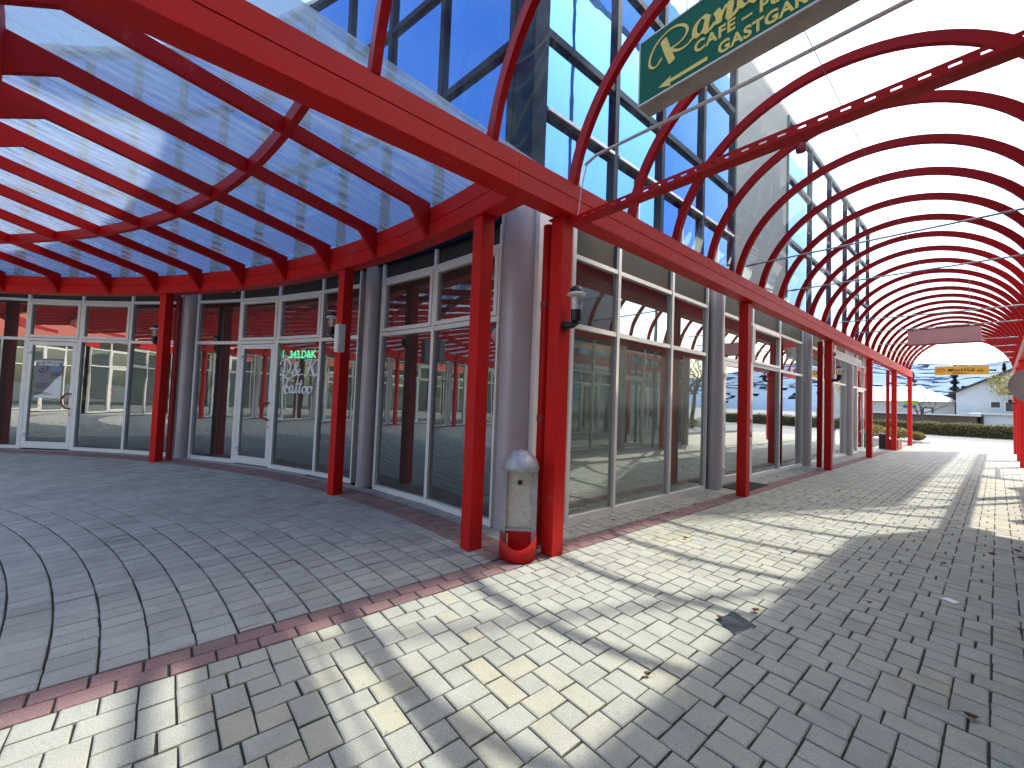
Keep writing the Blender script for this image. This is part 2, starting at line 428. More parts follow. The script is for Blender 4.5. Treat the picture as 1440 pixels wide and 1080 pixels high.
frontR1 = shopfront('shopfront', 'three-pane shopfront right of the red corner post with arches mirrored in its glass', spts([3.72, 4.68, 6.12, 7.36]), -1, 'www', lowglass=FILMGLARE)
frontR2 = shopfront('shopfront', 'shopfront with a dark doormat before its door, behind the second red post of the passage', spts([7.98, 9.45, 11.15, 12.95]), -1, 'dww', (1,))
frontR3 = shopfront('shopfront', 'shopfront under the white awning box halfway along the passage', spts([13.42, 14.9, 16.3, 17.8]), -1, 'wdw', lowglass=FILMGLARE)
frontR4 = shopfront('shopfront', 'last shopfront of the passage with pale frosted door, nearest the road', spts([18.35, 19.5, 20.7, 21.6]), -1, 'wdw', lowglass=FILMGLARE)

# ------------------------------------------------------------------ main building: upper storey, soffit, interior, round columns
bld = thing('commercial_building', 'building with blue mirror glass upper storey above the shopfronts, rounding the court corner', 'building', (-10, 8, 0))
ringangs = [3.1, 9.2, 14.6, 19.4, 24.3, 29.2, 34.1, 39, 44, 49, 54, 59, 64, 69, 74, 79, 84, 89, 94, 99]
RU = 13.62
arc = [ring(RU, a) for a in ringangs]
foot = [(-3.42, 3.14)] + [(-3.42, 22)] + [(-26, 22), (-26, -14)] + arc[::-1]
ZR = 9.0
def inset(poly, k): return poly
mb = MB(); mb.prism(foot, ZR-.03, ZR+.12); mb.build('roof', CONC, bld)
mb = MB(); mb.prism([(x, y) for x, y in foot], 3.72, 3.80); mb.build('soffit', CEIL, bld)
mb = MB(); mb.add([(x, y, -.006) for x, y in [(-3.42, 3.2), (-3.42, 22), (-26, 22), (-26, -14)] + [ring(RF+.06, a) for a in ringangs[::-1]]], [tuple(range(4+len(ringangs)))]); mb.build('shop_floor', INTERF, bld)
mb = MB()
bk = [(-7.6, 22), (-7.6, 7.0)] + [ring(17.6, a) for a in (17, 25, 35, 45, 55, 65, 75, 85, 95, 100)]
for i in range(len(bk)-1):
    d, l = frame2(bk[i], bk[i+1]); mb.obox(bk[i], d, (-d[1], d[0]), 0, l, -.05, .05, 0, 3.72)
for P, Q in (((-3.45, 7.66), (-7.5, 7.66)), ((-3.45, 13.15), (-7.5, 13.15)), ((-3.45, 18.05), (-7.5, 18.05)), ((-3.5, 21.9), (-7.5, 21.9)), (ring(RF+.1, 15), ring(17.5, 15)), (ring(RF+.1, 36.1), ring(17.5, 36.1)), (ring(RF+.1, 58.2), ring(17.5, 58.2))):
    d, l = frame2(P, Q); mb.obox(P, d, (-d[1], d[0]), 0, l, -.05, .05, 0, 3.72)
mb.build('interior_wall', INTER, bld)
mb = MB(); mb.box(-26, -3.5, 21.95, 22.05, 0, ZR-.03); mb.box(-26, -25.9, -14, 21.9, 0, ZR-.03); mb.box(-16.4, -26, -14.1, -13.9, 0, ZR-.03); mb.build('rear_wall', CONC, bld)
# upper glazing
def panel(P0, P1, ns, rows, fr, first, parent, name='upper_window', m=UPGLASS, mw=.045):
    d, l = frame2(P0, P1); n = (-d[1]*ns, d[0]*ns)
    if first: fr.obox(P0, d, n, 0, mw, -.08, .05, 3.56, ZR-.03)
    fr.obox(P0, d, n, l-mw, l+mw, -.08, .05, 3.56, ZR-.03)
    g = MB()
    for z0, z1 in zip(rows[:-1], rows[1:]):
        fr.obox(P0, d, n, mw, l-mw, -.075, .04, z1-.05, z1+.05)
        g.obox(P0, d, n, mw+.003, l-mw-.003, -.03, -.012, z0+.055, z1-.055)
    g.build(name, m, parent)
fr = MB()
for i in range(len(arc)-1): panel(arc[i+1], arc[i], -1, [3.56, 5.74, 7.43, ZR-.08], fr, True, bld)
fr.build('upper_frame', NAVY, bld)
fr = MB()
ys = [3.18, 4.58, 5.80, 7.18, 8.52]
for i in range(len(ys)-1): panel((-3.42, ys[i]), (-3.42, ys[i+1]), -1, [3.56, 4.85, 5.80, 7.43, ZR-.08], fr, i == 0, bld)
fr.build('upper_frame', NAVY, bld)
fr = MB()
ys = [11.75, 13.8, 15.9, 18.0, 20.0, 21.95]
for i in range(len(ys)-1): panel((-3.42, ys[i]), (-3.42, ys[i+1]), -1, [3.56, 5.80, 7.43, ZR-.08], fr, i == 0, bld, mw=.03)
fr.build('upper_frame', paint('grey_blue_frame', (.07, .11, .15), .5, 0, var=.2, scale=2, bump=0, spec=.2), bld)
mb = MB()
for y0, y1 in zip([3.24, 4.64, 5.86, 7.24], [4.52, 5.74, 7.12, 8.46]):
    mb.box(-3.378, -3.35, y0, y1, 4.845, 4.885)
    mb.box(-3.43, -3.385, (y0+y1)/2-.018, (y0+y1)/2+.018, 3.6, 4.79)
mb.build('window_sill', WHITE, bld)
mb = MB(); mb.prism([(-3.74, 2.97), (-3.36, 3.00), (-3.36, 3.20), (-3.6, 3.3)], 3.81, ZR-.03); mb.build('corner_post', NAVY, bld)
# stone-clad bay
m, nt, out = newmat('stone_cladding')
p = N(nt, 'ShaderNodeBsdfPrincipled'); p.inputs['Roughness'].default_value = .55
tc = N(nt, 'ShaderNodeTexCoord'); mp = N(nt, 'ShaderNodeMapping'); mp.inputs['Rotation'].default_value = (R(90), 0, R(90)); L(nt, tc.outputs['Object'], mp.inputs[0])
bt = N(nt, 'ShaderNodeTexBrick'); bt.inputs['Scale'].default_value = 1; bt.inputs['Brick Width'].default_value = .6; bt.inputs['Row Height'].default_value = .4
bt.inputs['Mortar Size'].default_value = .006; bt.inputs[1].default_value = (.115, .115, .108, 1); bt.inputs[2].default_value = (.15, .148, .138, 1); bt.inputs[3].default_value = (.05, .05, .048, 1)
sx = N(nt, 'ShaderNodeSeparateXYZ'); cxn = N(nt, 'ShaderNodeCombineXYZ'); L(nt, tc.outputs['Object'], sx.inputs[0]); L(nt, sx.outputs[1], cxn.inputs[0]); L(nt, sx.outputs[2], cxn.inputs[1])
L(nt, cxn.outputs[0], bt.inputs['Vector']); L(nt, mix(nt, ramp(nt, noise(nt, 2, 6), .3, .75), bt.outputs[0], mix(nt, .25, (.14, .138, .13), (.07, .07, .07))), p.inputs['Base Color'])
L(nt, p.outputs[0], out.inputs[0]); CLAD = m
mb = MB(); mb.box(-3.6, -3.40, 8.58, 11.70, 3.56, ZR-.03); mb.build('stone_bay', CLAD, bld)
# fascia strip between shopfront head and upper glazing
mb = MB()
mb.box(-3.46, -3.392, 3.3, 21.95, 3.74, 3.555)
mb.build('floor_edge', NAVY, bld)
mb = MB()
for i in range(len(arc)-1):
    d, l = frame2(arc[i+1], arc[i]); mb.obox(arc[i+1], d, (-d[1], d[0]), .0, l, -.1, -.02, 3.50, 3.70)
mb.build('floor_edge', NAVY, bld)
# round columns
def rcol(x, y, r, mat=TAUPE):
    mb = MB(); mb.lathe((x, y, 0), [(r, 0), (r, 3.71)], 40); mb.lathe((x, y, 2.36), [(r+.002, 0), (r+.002, .006)], 40); mb.lathe((x, y, 0), [(r+.006, 0), (r+.006, .05)], 40); return mb.build('round_column', mat, bld)
rcol(-3.63, 3.14, .215)
for a in (15.0, 36.1, 58.2, 79.2, 100.2): q = ring(RF+.03, a); rcol(q[0], q[1], .140)
for y in (7.67, 13.17, 18.07): rcol(-3.33, y, .145, TAUPEL)
mb = MB(); mb.box(-3.42, -3.345, 3.16, 3.72, 0, 3.7); mb.build('corner_trim', ALU, bld)

cb = thing('court_building', 'low red-roofed building closing the far side of the court, outside the photo, mirrored in panes', 'building', ring(15, 135, 0))
mb = MB()
for a in range(100, 174, 6):
    P, Q = ring(15.5, a+6), ring(15.5, a); d, l = frame2(P, Q); mb.obox(P, d, (-d[1], d[0]), 0, l, -.1, .1, 0, 3.9)
mb.build('wall', INTER, cb)
mb = MB(); mb2 = MB()
for a in range(58, 174, 4):
    mb.add([ring(13.7, a, 3.75), ring(13.7, a+4, 3.75), ring(19.5, a+4, 6.6), ring(19.5, a, 6.6)], [(0, 1, 2, 3)])
mb.build('roof', paint('red_tiles', (.42, .10, .055), .8, var=.35, scale=9, stretch=(1, 1, 6)), cb)
# ------------------------------------------------------------------ barrel vault
vault = thing('barrel_vault', 'red steel barrel vault with clear glass panes running the length of the passage', 'glass roof', (-1.08, 12, 3.24))
def beam_profile(mb, x0, x1, front, y0, y1):
    # stacked hollow sections with a shadow groove; front = +1 when the passage face is at x1
    if front > 0: mb.box(x0, x1, y0, y1, 3.245, 3.388); mb.box(x0, x1-.012, y0, y1, 3.388, 3.402); mb.box(x0, x1-.004, y0, y1, 3.402, 3.545)
    else: mb.box(x0, x1, y0, y1, 3.245, 3.388); mb.box(x0+.012, x1, y0, y1, 3.388, 3.402); mb.box(x0+.004, x1, y0, y1, 3.402, 3.545)
for nm, x0, x1, fr_ in (('edge_beam', -2.80, -2.60, 1), ('edge_beam', .44, .64, -1)):
    mb = MB()
    cuts = [-3.0, 2.2, 7.4, 12.75, 17.75, 22.7, 27.35]
    for y0, y1 in zip(cuts[:-1], cuts[1:]): beam_profile(mb, x0, x1, fr_, y0, y1-.004)
    mb.build(nm, REDF, vault)
def arch(y, mb, r0=1.53, r1=1.622, wdt=.062, cz=3.30, x=-1.08, seg=48):
    vs = []; n = seg+1
    for k in range(n):
        a = math.pi*k/seg
        for r, yy in ((r0, y), (r1, y), (r1, y+wdt), (r0, y+wdt)):
            zz = cz + r*math.sin(a)
            vs.append((x - r*math.cos(a), yy, max(zz, 3.543)))
    fs = [(4*k+q, 4*k+(q+1) % 4, 4*k+4+(q+1) % 4, 4*k+4+q) for k in range(seg) for q in range(4)]
    mb.add(vs, fs, .5)
ARY = [.94-.983*3 + .983*k for k in range(32)]
ARY = [y for y in ARY if y < 27.4]
for y in ARY:
    mb = MB(); arch(y-.03, mb); mb.build('arch', RED, vault)
for ya, yb in zip(ARY[:-1], ARY[1:]):
    mb = MB(); vs = []; seg = 36
    for k in range(seg+1):
        a = R(8.8) + (math.pi-R(17.6))*k/seg
        for yy in (ya+.004, yb-.004): vs.append((-1.08-1.632*math.cos(a), yy, 3.30+1.632*math.sin(a)))
    for k in range(seg): mb.add([vs[2*k], vs[2*k+1], vs[2*k+3], vs[2*k+2]], [(0, 1, 2, 3)], .5, True)
    me = mb.build('glass_pane', VAULTGLASS, vault)
    bm = bmesh.new(); bm.from_mesh(me.data); bmesh.ops.remove_doubles(bm, verts=bm.verts, dist=1e-4)
    for fc in bm.faces:
        cxm = fc.calc_center_median()
        if fc.normal.dot(Vector((-1.08-cxm.x, 0, 3.30-cxm.z))) < 0: fc.normal_flip()
    bm.to_mesh(me.data); bm.free()
for k in (9, 11, 15, 17, 20, 22, 24, 26, 28):
    if k < len(ARY):
        y = ARY[k]+.06; mb = MB(); mb.tube([(-2.55, y, 3.70), (-2.46, y, 3.70), (.30, y, 3.70), (.39, y, 3.70)], .012, 8)
        for sx_ in (-2.43, .27): mb.tube([(sx_-.05, y, 3.70), (sx_+.05, y, 3.70)], .019, 8)
        mb.build('tie_rod', STEEL, vault)
mb = MB(); mb.tube([(-1.08, -1.8, 4.80), (-1.08, 27, 4.80)], .004, 5); mb.build('ridge_cable', STEEL, vault)
mb = MB(); mb.lathe((-1.55, ARY[8]+.0, 4.66), [(.055, 0), (.06, .03), (.05, .09)], 20); mb.build('smoke_detector', REDDARK, vault)
# tie rod beside the cafe sign, a pale flat bar with a wire
y = ARY[5]+.05
mb = MB(); mb.tube([(-2.53, y, 3.72), (-2.40, y, 3.76), (-2.0, y, 3.745), (-1.1, y, 3.70), (.38, y, 3.68)], .014, 8)
tag(mb.build('support_rod', paint('pale_rod', (.55, .53, .50), .5, .2)), 'pale rod spanning the vault just beneath the green cafe sign', 'rod')
mb = MB(); mb.tube([(-2.50, y, 3.75), (-2.52, y-.02, 3.62), (-2.56, y-.02, 3.45), (-2.585, y-.01, 3.30), (-2.592, y-.02, 3.24)], .006, 6)
tag(mb.build('cable', WHITE), 'thin white cable hanging down the red beam at the corner post', 'cable')
# perforated cable tray
tray = MB()
ty0, ty1, tz0, tz1 = 2.845, 2.945, 3.13, 3.19
def slotted(mb, x0, x1, fn, slot=.045, pitch=.105, hgt=(.0, .40, .60, 1.0)):
    """strip with a row of slots; fn(s, v) -> point"""
    x = x0
    while x < x1-1e-6:
        e = min(x+pitch, x1); a, b = x+(pitch-slot)/2, x+(pitch+slot)/2
        b = min(b, e)
        def q(s0, s1, v0, v1): mb.add([fn(s0, v0), fn(s1, v0), fn(s1, v1), fn(s0, v1)], [(0, 1, 2, 3)])
        q(x, e, 0, hgt[1]); q(x, e, hgt[2], 1)
        if a < e: q(x, a, hgt[1], hgt[2])
        if b < e: q(b, e, hgt[1], hgt[2])
        x = e
slotted(tray, -2.59, .43, lambda s, v: (s, ty0, tz0+(tz1-tz0)*v))
slotted(tray, -2.59, .43, lambda s, v: (s, ty1, tz0+(tz1-tz0)*v))
slotted(tray, -2.59, .43, lambda s, v: (s, ty0+(ty1-ty0)*v, tz0), hgt=(0, .2, .38, 1))
slotted(tray, -2.52, .43, lambda s, v: (s, ty0+.002+(ty1-ty0-.004)*v, tz0+.0015), hgt=(0, .62, .8, 1))
o = tray.build('cable_tray', RED)
md = o.modifiers.new('sheet', 'SOLIDIFY'); md.thickness = .0025; md.offset = 0
tag(o, 'red perforated cable tray crossing the passage from the corner post', 'cable tray')

# ------------------------------------------------------------------ posts
def post(label, x0, x1, y0, y1, z1=3.24, mat=REDF, plate=True, group='red posts carrying the glass roofs'):
    t = thing('steel_post', label, 'post', ((x0+x1)/2, (y0+y1)/2, 0), group)
    mb = MB(); mb.box(x0, x1, y0, y1, 0, z1); mb.build('shaft', mat, t, bevel=.006)
    if plate:
        mb = MB(); mb.box(x0-.025, x1+.025, y0-.02, y1+.02, z1-.012, z1+.001)
        mb.build('head_plate', RED, t)
    return t
post('thick red post on the building corner, carrying a globe-capped lamp, right of the litter bin', -2.83, -2.68, 2.83, 2.98)
post('red passage post standing beside the dark doormat', -2.82, -2.67, 7.36, 7.51)
post('red passage post with a lamp, next to a rain pipe at the awning box', -2.82, -2.67, 12.72, 12.87)
post('red passage post at the far end of the white awning box', -2.80, -2.65, 17.74, 17.89)
post('red passage post beside the black bin and red pipe', -2.78, -2.63, 22.66, 22.81)
post('last red post of the left row, standing free before the road', -2.76, -2.61, 27.1, 27.25)
post('red post behind the black bin where the shopfronts end', -2.98, -2.86, 24.2, 24.32)
for i, y in enumerate((2.83, 7.36, 12.72, 17.74, 19.75, 22.66, 27.1)):
    lab = ['red post of the right row, out of view beside the camera'] * 4 + ['wide red post cut by the right edge of the photo', 'narrower red post just left of the wide red one at the right edge', 'farthest red post of the right row, beside the road']
    if i in (3,): continue
    post(lab[i], .44, .59, y, y+.15)
post_w = .15
def rpost(a, label, r=12.88):
    q = ring(r, a); d = (-math.cos(R(a)), -math.sin(R(a))); n = (math.sin(R(a)), -math.cos(R(a)))
    t = thing('steel_post', label, 'post', (q[0], q[1], 0), 'red posts carrying the glass roofs')
    mb = MB(); mb.obox(q, d, n, -.075, .075, -.15, 0, 0, 3.26); mb.build('shaft', REDF, t, bevel=.006)
    mb = MB(); mb.obox(q, d, n, -.10, .10, -.165, .015, 3.246, 3.262); mb.build('head_plate', RED, t)
    return q, d, n
rpost(1.35, 'red court post just left of the litter bin and big round column')
rpost(14.2, 'red court post with lamp and white box, right of the tattoo lettering')
rpost(35.4, 'leftmost red post in view, doubled by a darker red rain pipe')
for a in (56.6, 78, 99): rpost(a, 'red court post outside the left edge of the photo')
def pipe(x, y, label, r=.045, top=3.25, mat=RED):
    t = thing('rain_pipe', label, 'rain pipe', (x, y, 0), 'red rain pipes beside posts')
    mb = MB(); mb.lathe((x, y, 0), [(r, .03), (r, top)], 18); mb.build('pipe', mat, t)
    mb = MB(); mb.lathe((x, y, 1.25), [(r+.006, 0), (r+.006, .06)], 18); mb.lathe((x, y, 2.4), [(r+.006, 0), (r+.006, .06)], 18)
    mb.build('bracket', REDDARK, t)
pipe(-2.97, 2.93, 'red rain pipe squeezed between the big round column and the corner post', .052)
pipe(-2.93, 12.80, 'red rain pipe beside the passage post with the lamp', .055)
pipe(-2.90, 22.70, 'red rain pipe beside the black bin at the end of the shopfronts', .055)
q = ring(13.13, 35.05); pipe(q[0], q[1], 'dark red rain pipe right behind the leftmost post in view', .05, mat=REDDARK)
# bracket clamp of corner pipe
# ------------------------------------------------------------------ court canopy
can = thing('court_canopy', 'curved red steel canopy with dusty blue glass over the round court', 'canopy', (-8, 0, 3.3))
mb = MB(); A0, A1 = -.95, 120
n = 130
for z0, z1, r0 in ((3.262, 3.425, 12.86), (3.425, 3.440, 12.875), (3.440, 3.605, 12.865)):
    for k in range(n):
        a, b = A0+(A1-A0)*k/n, A0+(A1-A0)*(k+1)/n
        mb.add([ring(r0, a, z0), ring(r0, b, z0), ring(r0, b, z1), ring(r0, a, z1), ring(13.05, a, z0), ring(13.05, b, z0), ring(13.05, b, z1), ring(13.05, a, z1)], [(0, 1, 2, 3), (4, 7, 6, 5), (0, 4, 5, 1), (3, 2, 6, 7)])
mb.build('ring_beam', REDF, can)
def zb(r): return 3.53 + .128*(12.86-r)     # underside of the rafters
RI = 9.72
for k in range(0, 21):
    a = 5.35 + 5.13*k
    e = ring(12.86, a); d = (math.sin(R(a)), -math.cos(R(a))); nn = (d[1], -d[0])
    mb = MB(); hw = .03
    def P(r, z, s): q = ring(r, a); return (q[0]+nn[0]*s, q[1]+nn[1]*s, z)
    prof = [(12.86, 3.262), (12.62, zb(12.62)), (RI+.28, zb(RI+.28)), (RI, zb(RI)-.2), (RI, zb(RI)+.13), (12.86, zb(12.86)+.13)]
    m_ = len(prof)
    mb.add([P(r, z, -hw) for r, z in prof] + [P(r, z, hw) for r, z in prof], [tuple(range(m_)), tuple(range(2*m_-1, m_-1, -1))] + [(i, (i+1) % m_, m_+(i+1) % m_, m_+i) for i in range(m_)])
    mb.build('rafter', RED, can)
def arcbar(r, z0, z1, wd, name, mat=RED):
    mb = MB(); n = 90; A0 = 0.2
    for k in range(n):
        a, b = A0+(A1-A0)*k/n, A0+(A1-A0)*(k+1)/n
        mb.add([ring(r, a, z0), ring(r, b, z0), ring(r, b, z1), ring(r, a, z1), ring(r+wd, a, z0), ring(r+wd, b, z0), ring(r+wd, b, z1), ring(r+wd, a, z1)], [(0, 1, 2, 3), (4, 7, 6, 5), (0, 4, 5, 1), (3, 2, 6, 7)])
    mb.build(name, mat, can)
arcbar(11.32, zb(11.35)-.012, zb(11.35)+.125, .06, 'purlin')
arcbar(RI-.12, zb(RI)-.2, zb(RI)+.15, .12, 'inner_ring')
angs = [-.9] + [5.35+5.13*k for k in range(21)]
for a, b in zip(angs[:-1], angs[1:]):
    o = bpy.data.objects.new('glass_pane', None)
    bpy.data.objects.remove(o)
    mb = MB(); mm = 4
    for i in range(mm):
        u, v_ = a+.012+(b-a-.024)*i/mm, a+.012+(b-a-.024)*(i+1)/mm
        r0, r1 = RI, 13.5
        mb.add([ring(r0, u, zb(r0)+.14), ring(r1, u, zb(12.9)+.14), ring(r1, v_, zb(12.9)+.14), ring(r0, v_, zb(r0)+.14)], [(0, 3, 2, 1)])
    # local frame so that streaks run with the fall of the pane
    mid = (a+b)/2; org = ring(12.86, mid, 3.67)
    rot = Matrix.Translation(org) @ Matrix.Rotation(R(mid)+math.pi/2, 4, 'Z')
    inv = rot.inverted()
    mb.v = [tuple(inv @ Vector(p)) for p in mb.v]
    ob = mb.build('glass_pane', CANGLASS)
    for pl in ob.data.polygons:
        pass
    bm = bmesh.new(); bm.from_mesh(ob.data)
    for fc in bm.faces:
        if fc.normal.z > 0: fc.normal_flip()
    bm.to_mesh(ob.data); bm.free()
    ob.parent = can; ob.matrix_parent_inverse = can.matrix_world.inverted(); ob.matrix_basis = rot

# ------------------------------------------------------------------ opposite side of the passage (seen in the mirror of the glass)
opp = thing('opposite_building', 'building closing the right side of the passage, unseen but mirrored in the panes, upper wall added to shape the sun', 'building', (1.5, 4, 0))
OPW = paint('opposite_bounce_wall', (.72, .71, .68), .75, var=.12, scale=1.5, bump=.1)  # kept white so the unseen wall bounces light into the passage
mb = MB(); mb.box(.66, .86, -9, 10.2, 3.30, 6.55); mb.box(.86, 7, 9.95, 10.2, 3.75, 6.5); mb.box(1.3, 5, 15.62, 15.8, 0, 3.7); mb.build('wall', OPW, opp)  # upper wall added and sized to cut the edge of the sun patch
mb = MB(); mb.box(5.0, 5.2, -9, 15.6, 0, 3.7); mb.box(.90, 7, -9, -8.8, 0, 6.5); mb.box(-2.5, 22, -26.4, -26.1, 0, 4.5); mb.build('rear_wall', paint('dull_wall', (.10, .105, .10), .8, var=.3, scale=.8), opp)
mb = MB(); mb.box(.86, 5.0, -8.8, 9.9, 3.66, 3.72); mb.build('ceiling', CEIL, opp)
frontO = shopfront('shopfront', 'white framed shopfront opposite, outside the photo, seen only as a reflection', spts([-4, -2.6, -1.2, .2, 1.6, 3.0, 4.4, 5.8, 7.2, 8.6, 10.0, 11.4, 12.8, 14.2, 15.6], 1.25)[::-1], -1, 'wwdwwwwdwwdwww')
mb = MB()
for y in (2.2, 7.2, 11.4, 15.7): mb.lathe((1.2, y, 0), [(.145, 0), (.145, 3.55)], 28)
mb.build('round_column', TAUPEL, opp)
# unseen mirror slabs added along the right side to cut the sun into patches
scr = thing('sun_blocker', 'tall slim mirror slabs, unseen, added right of the passage to block and shape the sun', 'wall', (.7, 20, 0))
mb = MB(); mb.box(.66, .82, 13.0, 29.5, 6.7, 16); mb.box(.66, .82, 3.8, 13.0, 13.3, 27); mb.build('blocker_slab', BLOCKMIRROR, scr)
mb = MB()
for y, zt in ((4.0, 26.9), (8.4, 26.9), (12.9, 26.9), (18.4, 15.9), (24, 15.9), (29.35, 15.9)): mb.tube([(.90, y, 0), (.90, y, zt)], .05, 10); mb.tube([(.90, y, zt-.6), (.80, y, zt-.6)], .04, 8)  # masts added to hold up the sun-blocking slabs
mb.build('added_mast', STEEL, scr)
# ------------------------------------------------------------------ lettering helpers
def text(name, body, size, mat, parent, M, ext=.004, align='LEFT', bold=0, shear=0, spacing=1):
    cu = bpy.data.curves.new('tmp', 'FONT'); cu.body = body; cu.size = size; cu.extrude = ext; cu.align_x = align
    cu.offset = bold; cu.shear = shear; cu.space_character = spacing
    to = bpy.data.objects.new('tmp', cu); COL.objects.link(to)
    dg = bpy.context.evaluated_depsgraph_get(); dg.update()
    me = bpy.data.meshes.new_from_object(to.evaluated_get(dg))
    bpy.data.objects.remove(to)
    me.transform(M); me.materials.clear(); me.materials.append(mat)
    o = bpy.data.objects.new(name, me); COL.objects.link(o)
    if parent is not None: o.parent = parent; o.matrix_parent_inverse = parent.matrix_world.inverted()
    return o
def spline(pts, n=10):
    o = []
    P = [pts[0]] + pts + [pts[-1]]
    for i in range(1, len(P)-2):
        p0, p1, p2, p3 = [Vector(q) for q in P[i-1:i+3]]
        for k in range(n):
            t = k/n
            o.append(.5*((2*p1)+(p2-p0)*t+(2*p0-5*p1+4*p2-p3)*t*t+(3*p1-p0-3*p2+p3)*t**3))
    o.append(Vector(pts[-1])); return o
def script(name, strokes, mat, parent, M, nib=.06, ang=40, thin=.012, ext=.004, smooth=10):
    """broad-nib pen strokes in the unit plane -> raised lettering"""
    mb = MB(); nb = Vector((math.cos(R(ang)), math.sin(R(ang))))*nib/2
    for st in strokes:
        nibk = 1
        st0 = st
        if isinstance(st[0], (int, float)): nibk = st[0]; st = st[1]
        pts = spline(st, smooth)
        n = len(pts); top = []; zi = .0004*strokes.index(st0)
        for i, p in enumerate(pts):
            t = pts[min(i+1, n-1)]-pts[max(i-1, 0)]
            if t.length < 1e-9: t = Vector((1, 0))
            t.normalize(); nr = Vector((-t.y, t.x)); c = abs(nb.normalized().dot(nr))
            o_ = nr*(thin/2 + c*nib*nibk/2)*(.55 if i in (0, n-1) else 1)
            z = ext + zi + i*.00002
            top += [((p-o_).x, (p-o_).y, z), ((p+o_).x, (p+o_).y, z)]
        vs = top + [(x, y, 0) for x, y, z in top]; m2 = len(top)
        fs = [(0, 1, m2+1, m2), (m2-2, m2-1, 2*m2-1, 2*m2-2)]
        for i in range(n-1):
            a = 2*i; fs += [(a, a+2, a+3, a+1), (a, m2+a, m2+a+2, a+2), (a+1, a+3, m2+a+3, m2+a+1)]
        mb.add(vs, fs)
    mb.v = [tuple(M @ Vector(p)) for p in mb.v]
    return mb.build(name, mat, parent)
def face_frame(org, xdir, zdir=(0, 0, 1)):
    """matrix taking (x right, y up, z toward viewer) to the world"""
    x = Vector(xdir).normalized(); y = Vector(zdir).normalized(); z = x.cross(y)
    return Matrix(((x[0], y[0], z[0], org[0]), (x[1], y[1], z[1], org[1]), (x[2], y[2], z[2], org[2]), (0, 0, 0, 1)))

# ------------------------------------------------------------------ cafe sign
GREEN = paint('sign_green', (.004, .14, .075), .5, var=.15, bump=0, spec=.2)
YEL = paint('sign_yellow', (.92, .72, .15), .5, var=.05, bump=0)
sx0, sx1, sz0, sz1, sy = -1.875, -.26, 3.865, 4.40, 2.82
sg = thing('cafe_sign', 'dark green hanging cafe sign with yellow lettering and an arrow pointing left', 'sign', ((sx0+sx1)/2, sy+.08, sz0))
mb = MB(); mb.box(sx0, sx1, sy+.004, sy+.17, sz0, sz1); mb.build('housing', paint('sign_box', (.40, .37, .33), .6, var=.3, scale=6), sg, bevel=.004)
mb = MB(); mb.box(sx0+.012, sx1-.012, sy-.004, sy+.003, sz0+.012, sz1-.012); mb.build('panel', GREEN, sg)
mb = MB()
for a in ((sx0, sx1, sz0, sz0+.012), (sx0, sx1, sz1-.012, sz1), (sx0, sx0+.012, sz0+.012, sz1-.012), (sx1-.012, sx1, sz0+.012, sz1-.012)): mb.box(a[0], a[1], sy-.007, sy+.003, a[2], a[3])
mb.build('frame', WHITE, sg)
def sF(x, z): return face_frame((sx0+x, sy-.005, sz0+z), (1, 0, 0))
text('lettering', 'CAFE \u2013 PUB', .112, YEL, sg, sF(.462, .155), .003, bold=.0035, spacing=1.12)
text('lettering', 'GASTGARTEN', .112, YEL, sg, sF(.632, .038), .003, bold=.0035, spacing=1.06)
# arrow
ar = [(0.18, .058), (.285, .098), (.275, .074), (.56, .074), (.56, .046), (.275, .046), (.285, .020)]
mb = MB(); mb.prism(ar, 0, .003); Mx = sF(0, 0); mb.v = [tuple(Mx @ Vector(p)) for p in mb.v]; mb.build('arrow', YEL, sg)
Rn = [
 (.22, [(.205, .285), (.165, .248), (.125, .252), (.098, .295), (.114, .370), (.160, .428), (.215, .458), (.28, .470), (.345, .452), (.392, .415), (.408, .366), (.375, .325), (.325, .312), (.274, .312)]),
 (.95, [(.215, .425), (.250, .315), (.292, .200)]),
 (.32, [(.274, .312), (.315, .275), (.365, .255), (.42, .262), (.462, .292)]),
 (.6, [(.558, .362), (.530, .385), (.495, .378), (.468, .345), (.464, .300), (.488, .272), (.520, .278), (.546, .312), (.560, .362)]), (.75, [(.562, .372), (.548, .315), (.546, .275), (.570, .258), (.612, .290)]),
 (.8, [(.618, .368), (.636, .318), (.634, .262)]), (.45, [(.634, .262), (.655, .318), (.690, .362)]), (.8, [(.690, .362), (.712, .345), (.704, .275), (.725, .252), (.768, .285)]),
 (.6, [(.868, .362), (.84, .385), (.805, .378), (.778, .345), (.774, .300), (.798, .272), (.83, .278), (.856, .312), (.87, .362)]), (.75, [(.872, .372), (.858, .315), (.856, .275), (.88, .258), (.922, .29)]),
]
script('lettering', Rn, YEL, sg, sF(.0, .0), nib=.045, ang=15, thin=.011, ext=.003)
mb = MB(); mb.tube([(sx0+.05, sy+.10, sz0), (sx0+.035, ARY[5]+.05, 3.735)], .003, 5); mb.tube([(sx1-.05, sy+.10, sz0), (sx1-.05, ARY[5]+.05, 3.69)], .003, 5)
mb.build('fixing_wire', STEEL, sg)
for xx in (sx0+.35, sx1-.35):
    mb = MB(); mb.tube([(xx, sy+.09, sz1), (xx, ARY[5], sz1+.15 if abs(xx+1.08) > .6 else 4.80)], .006, 6); mb.build('hanger', STEEL, sg)

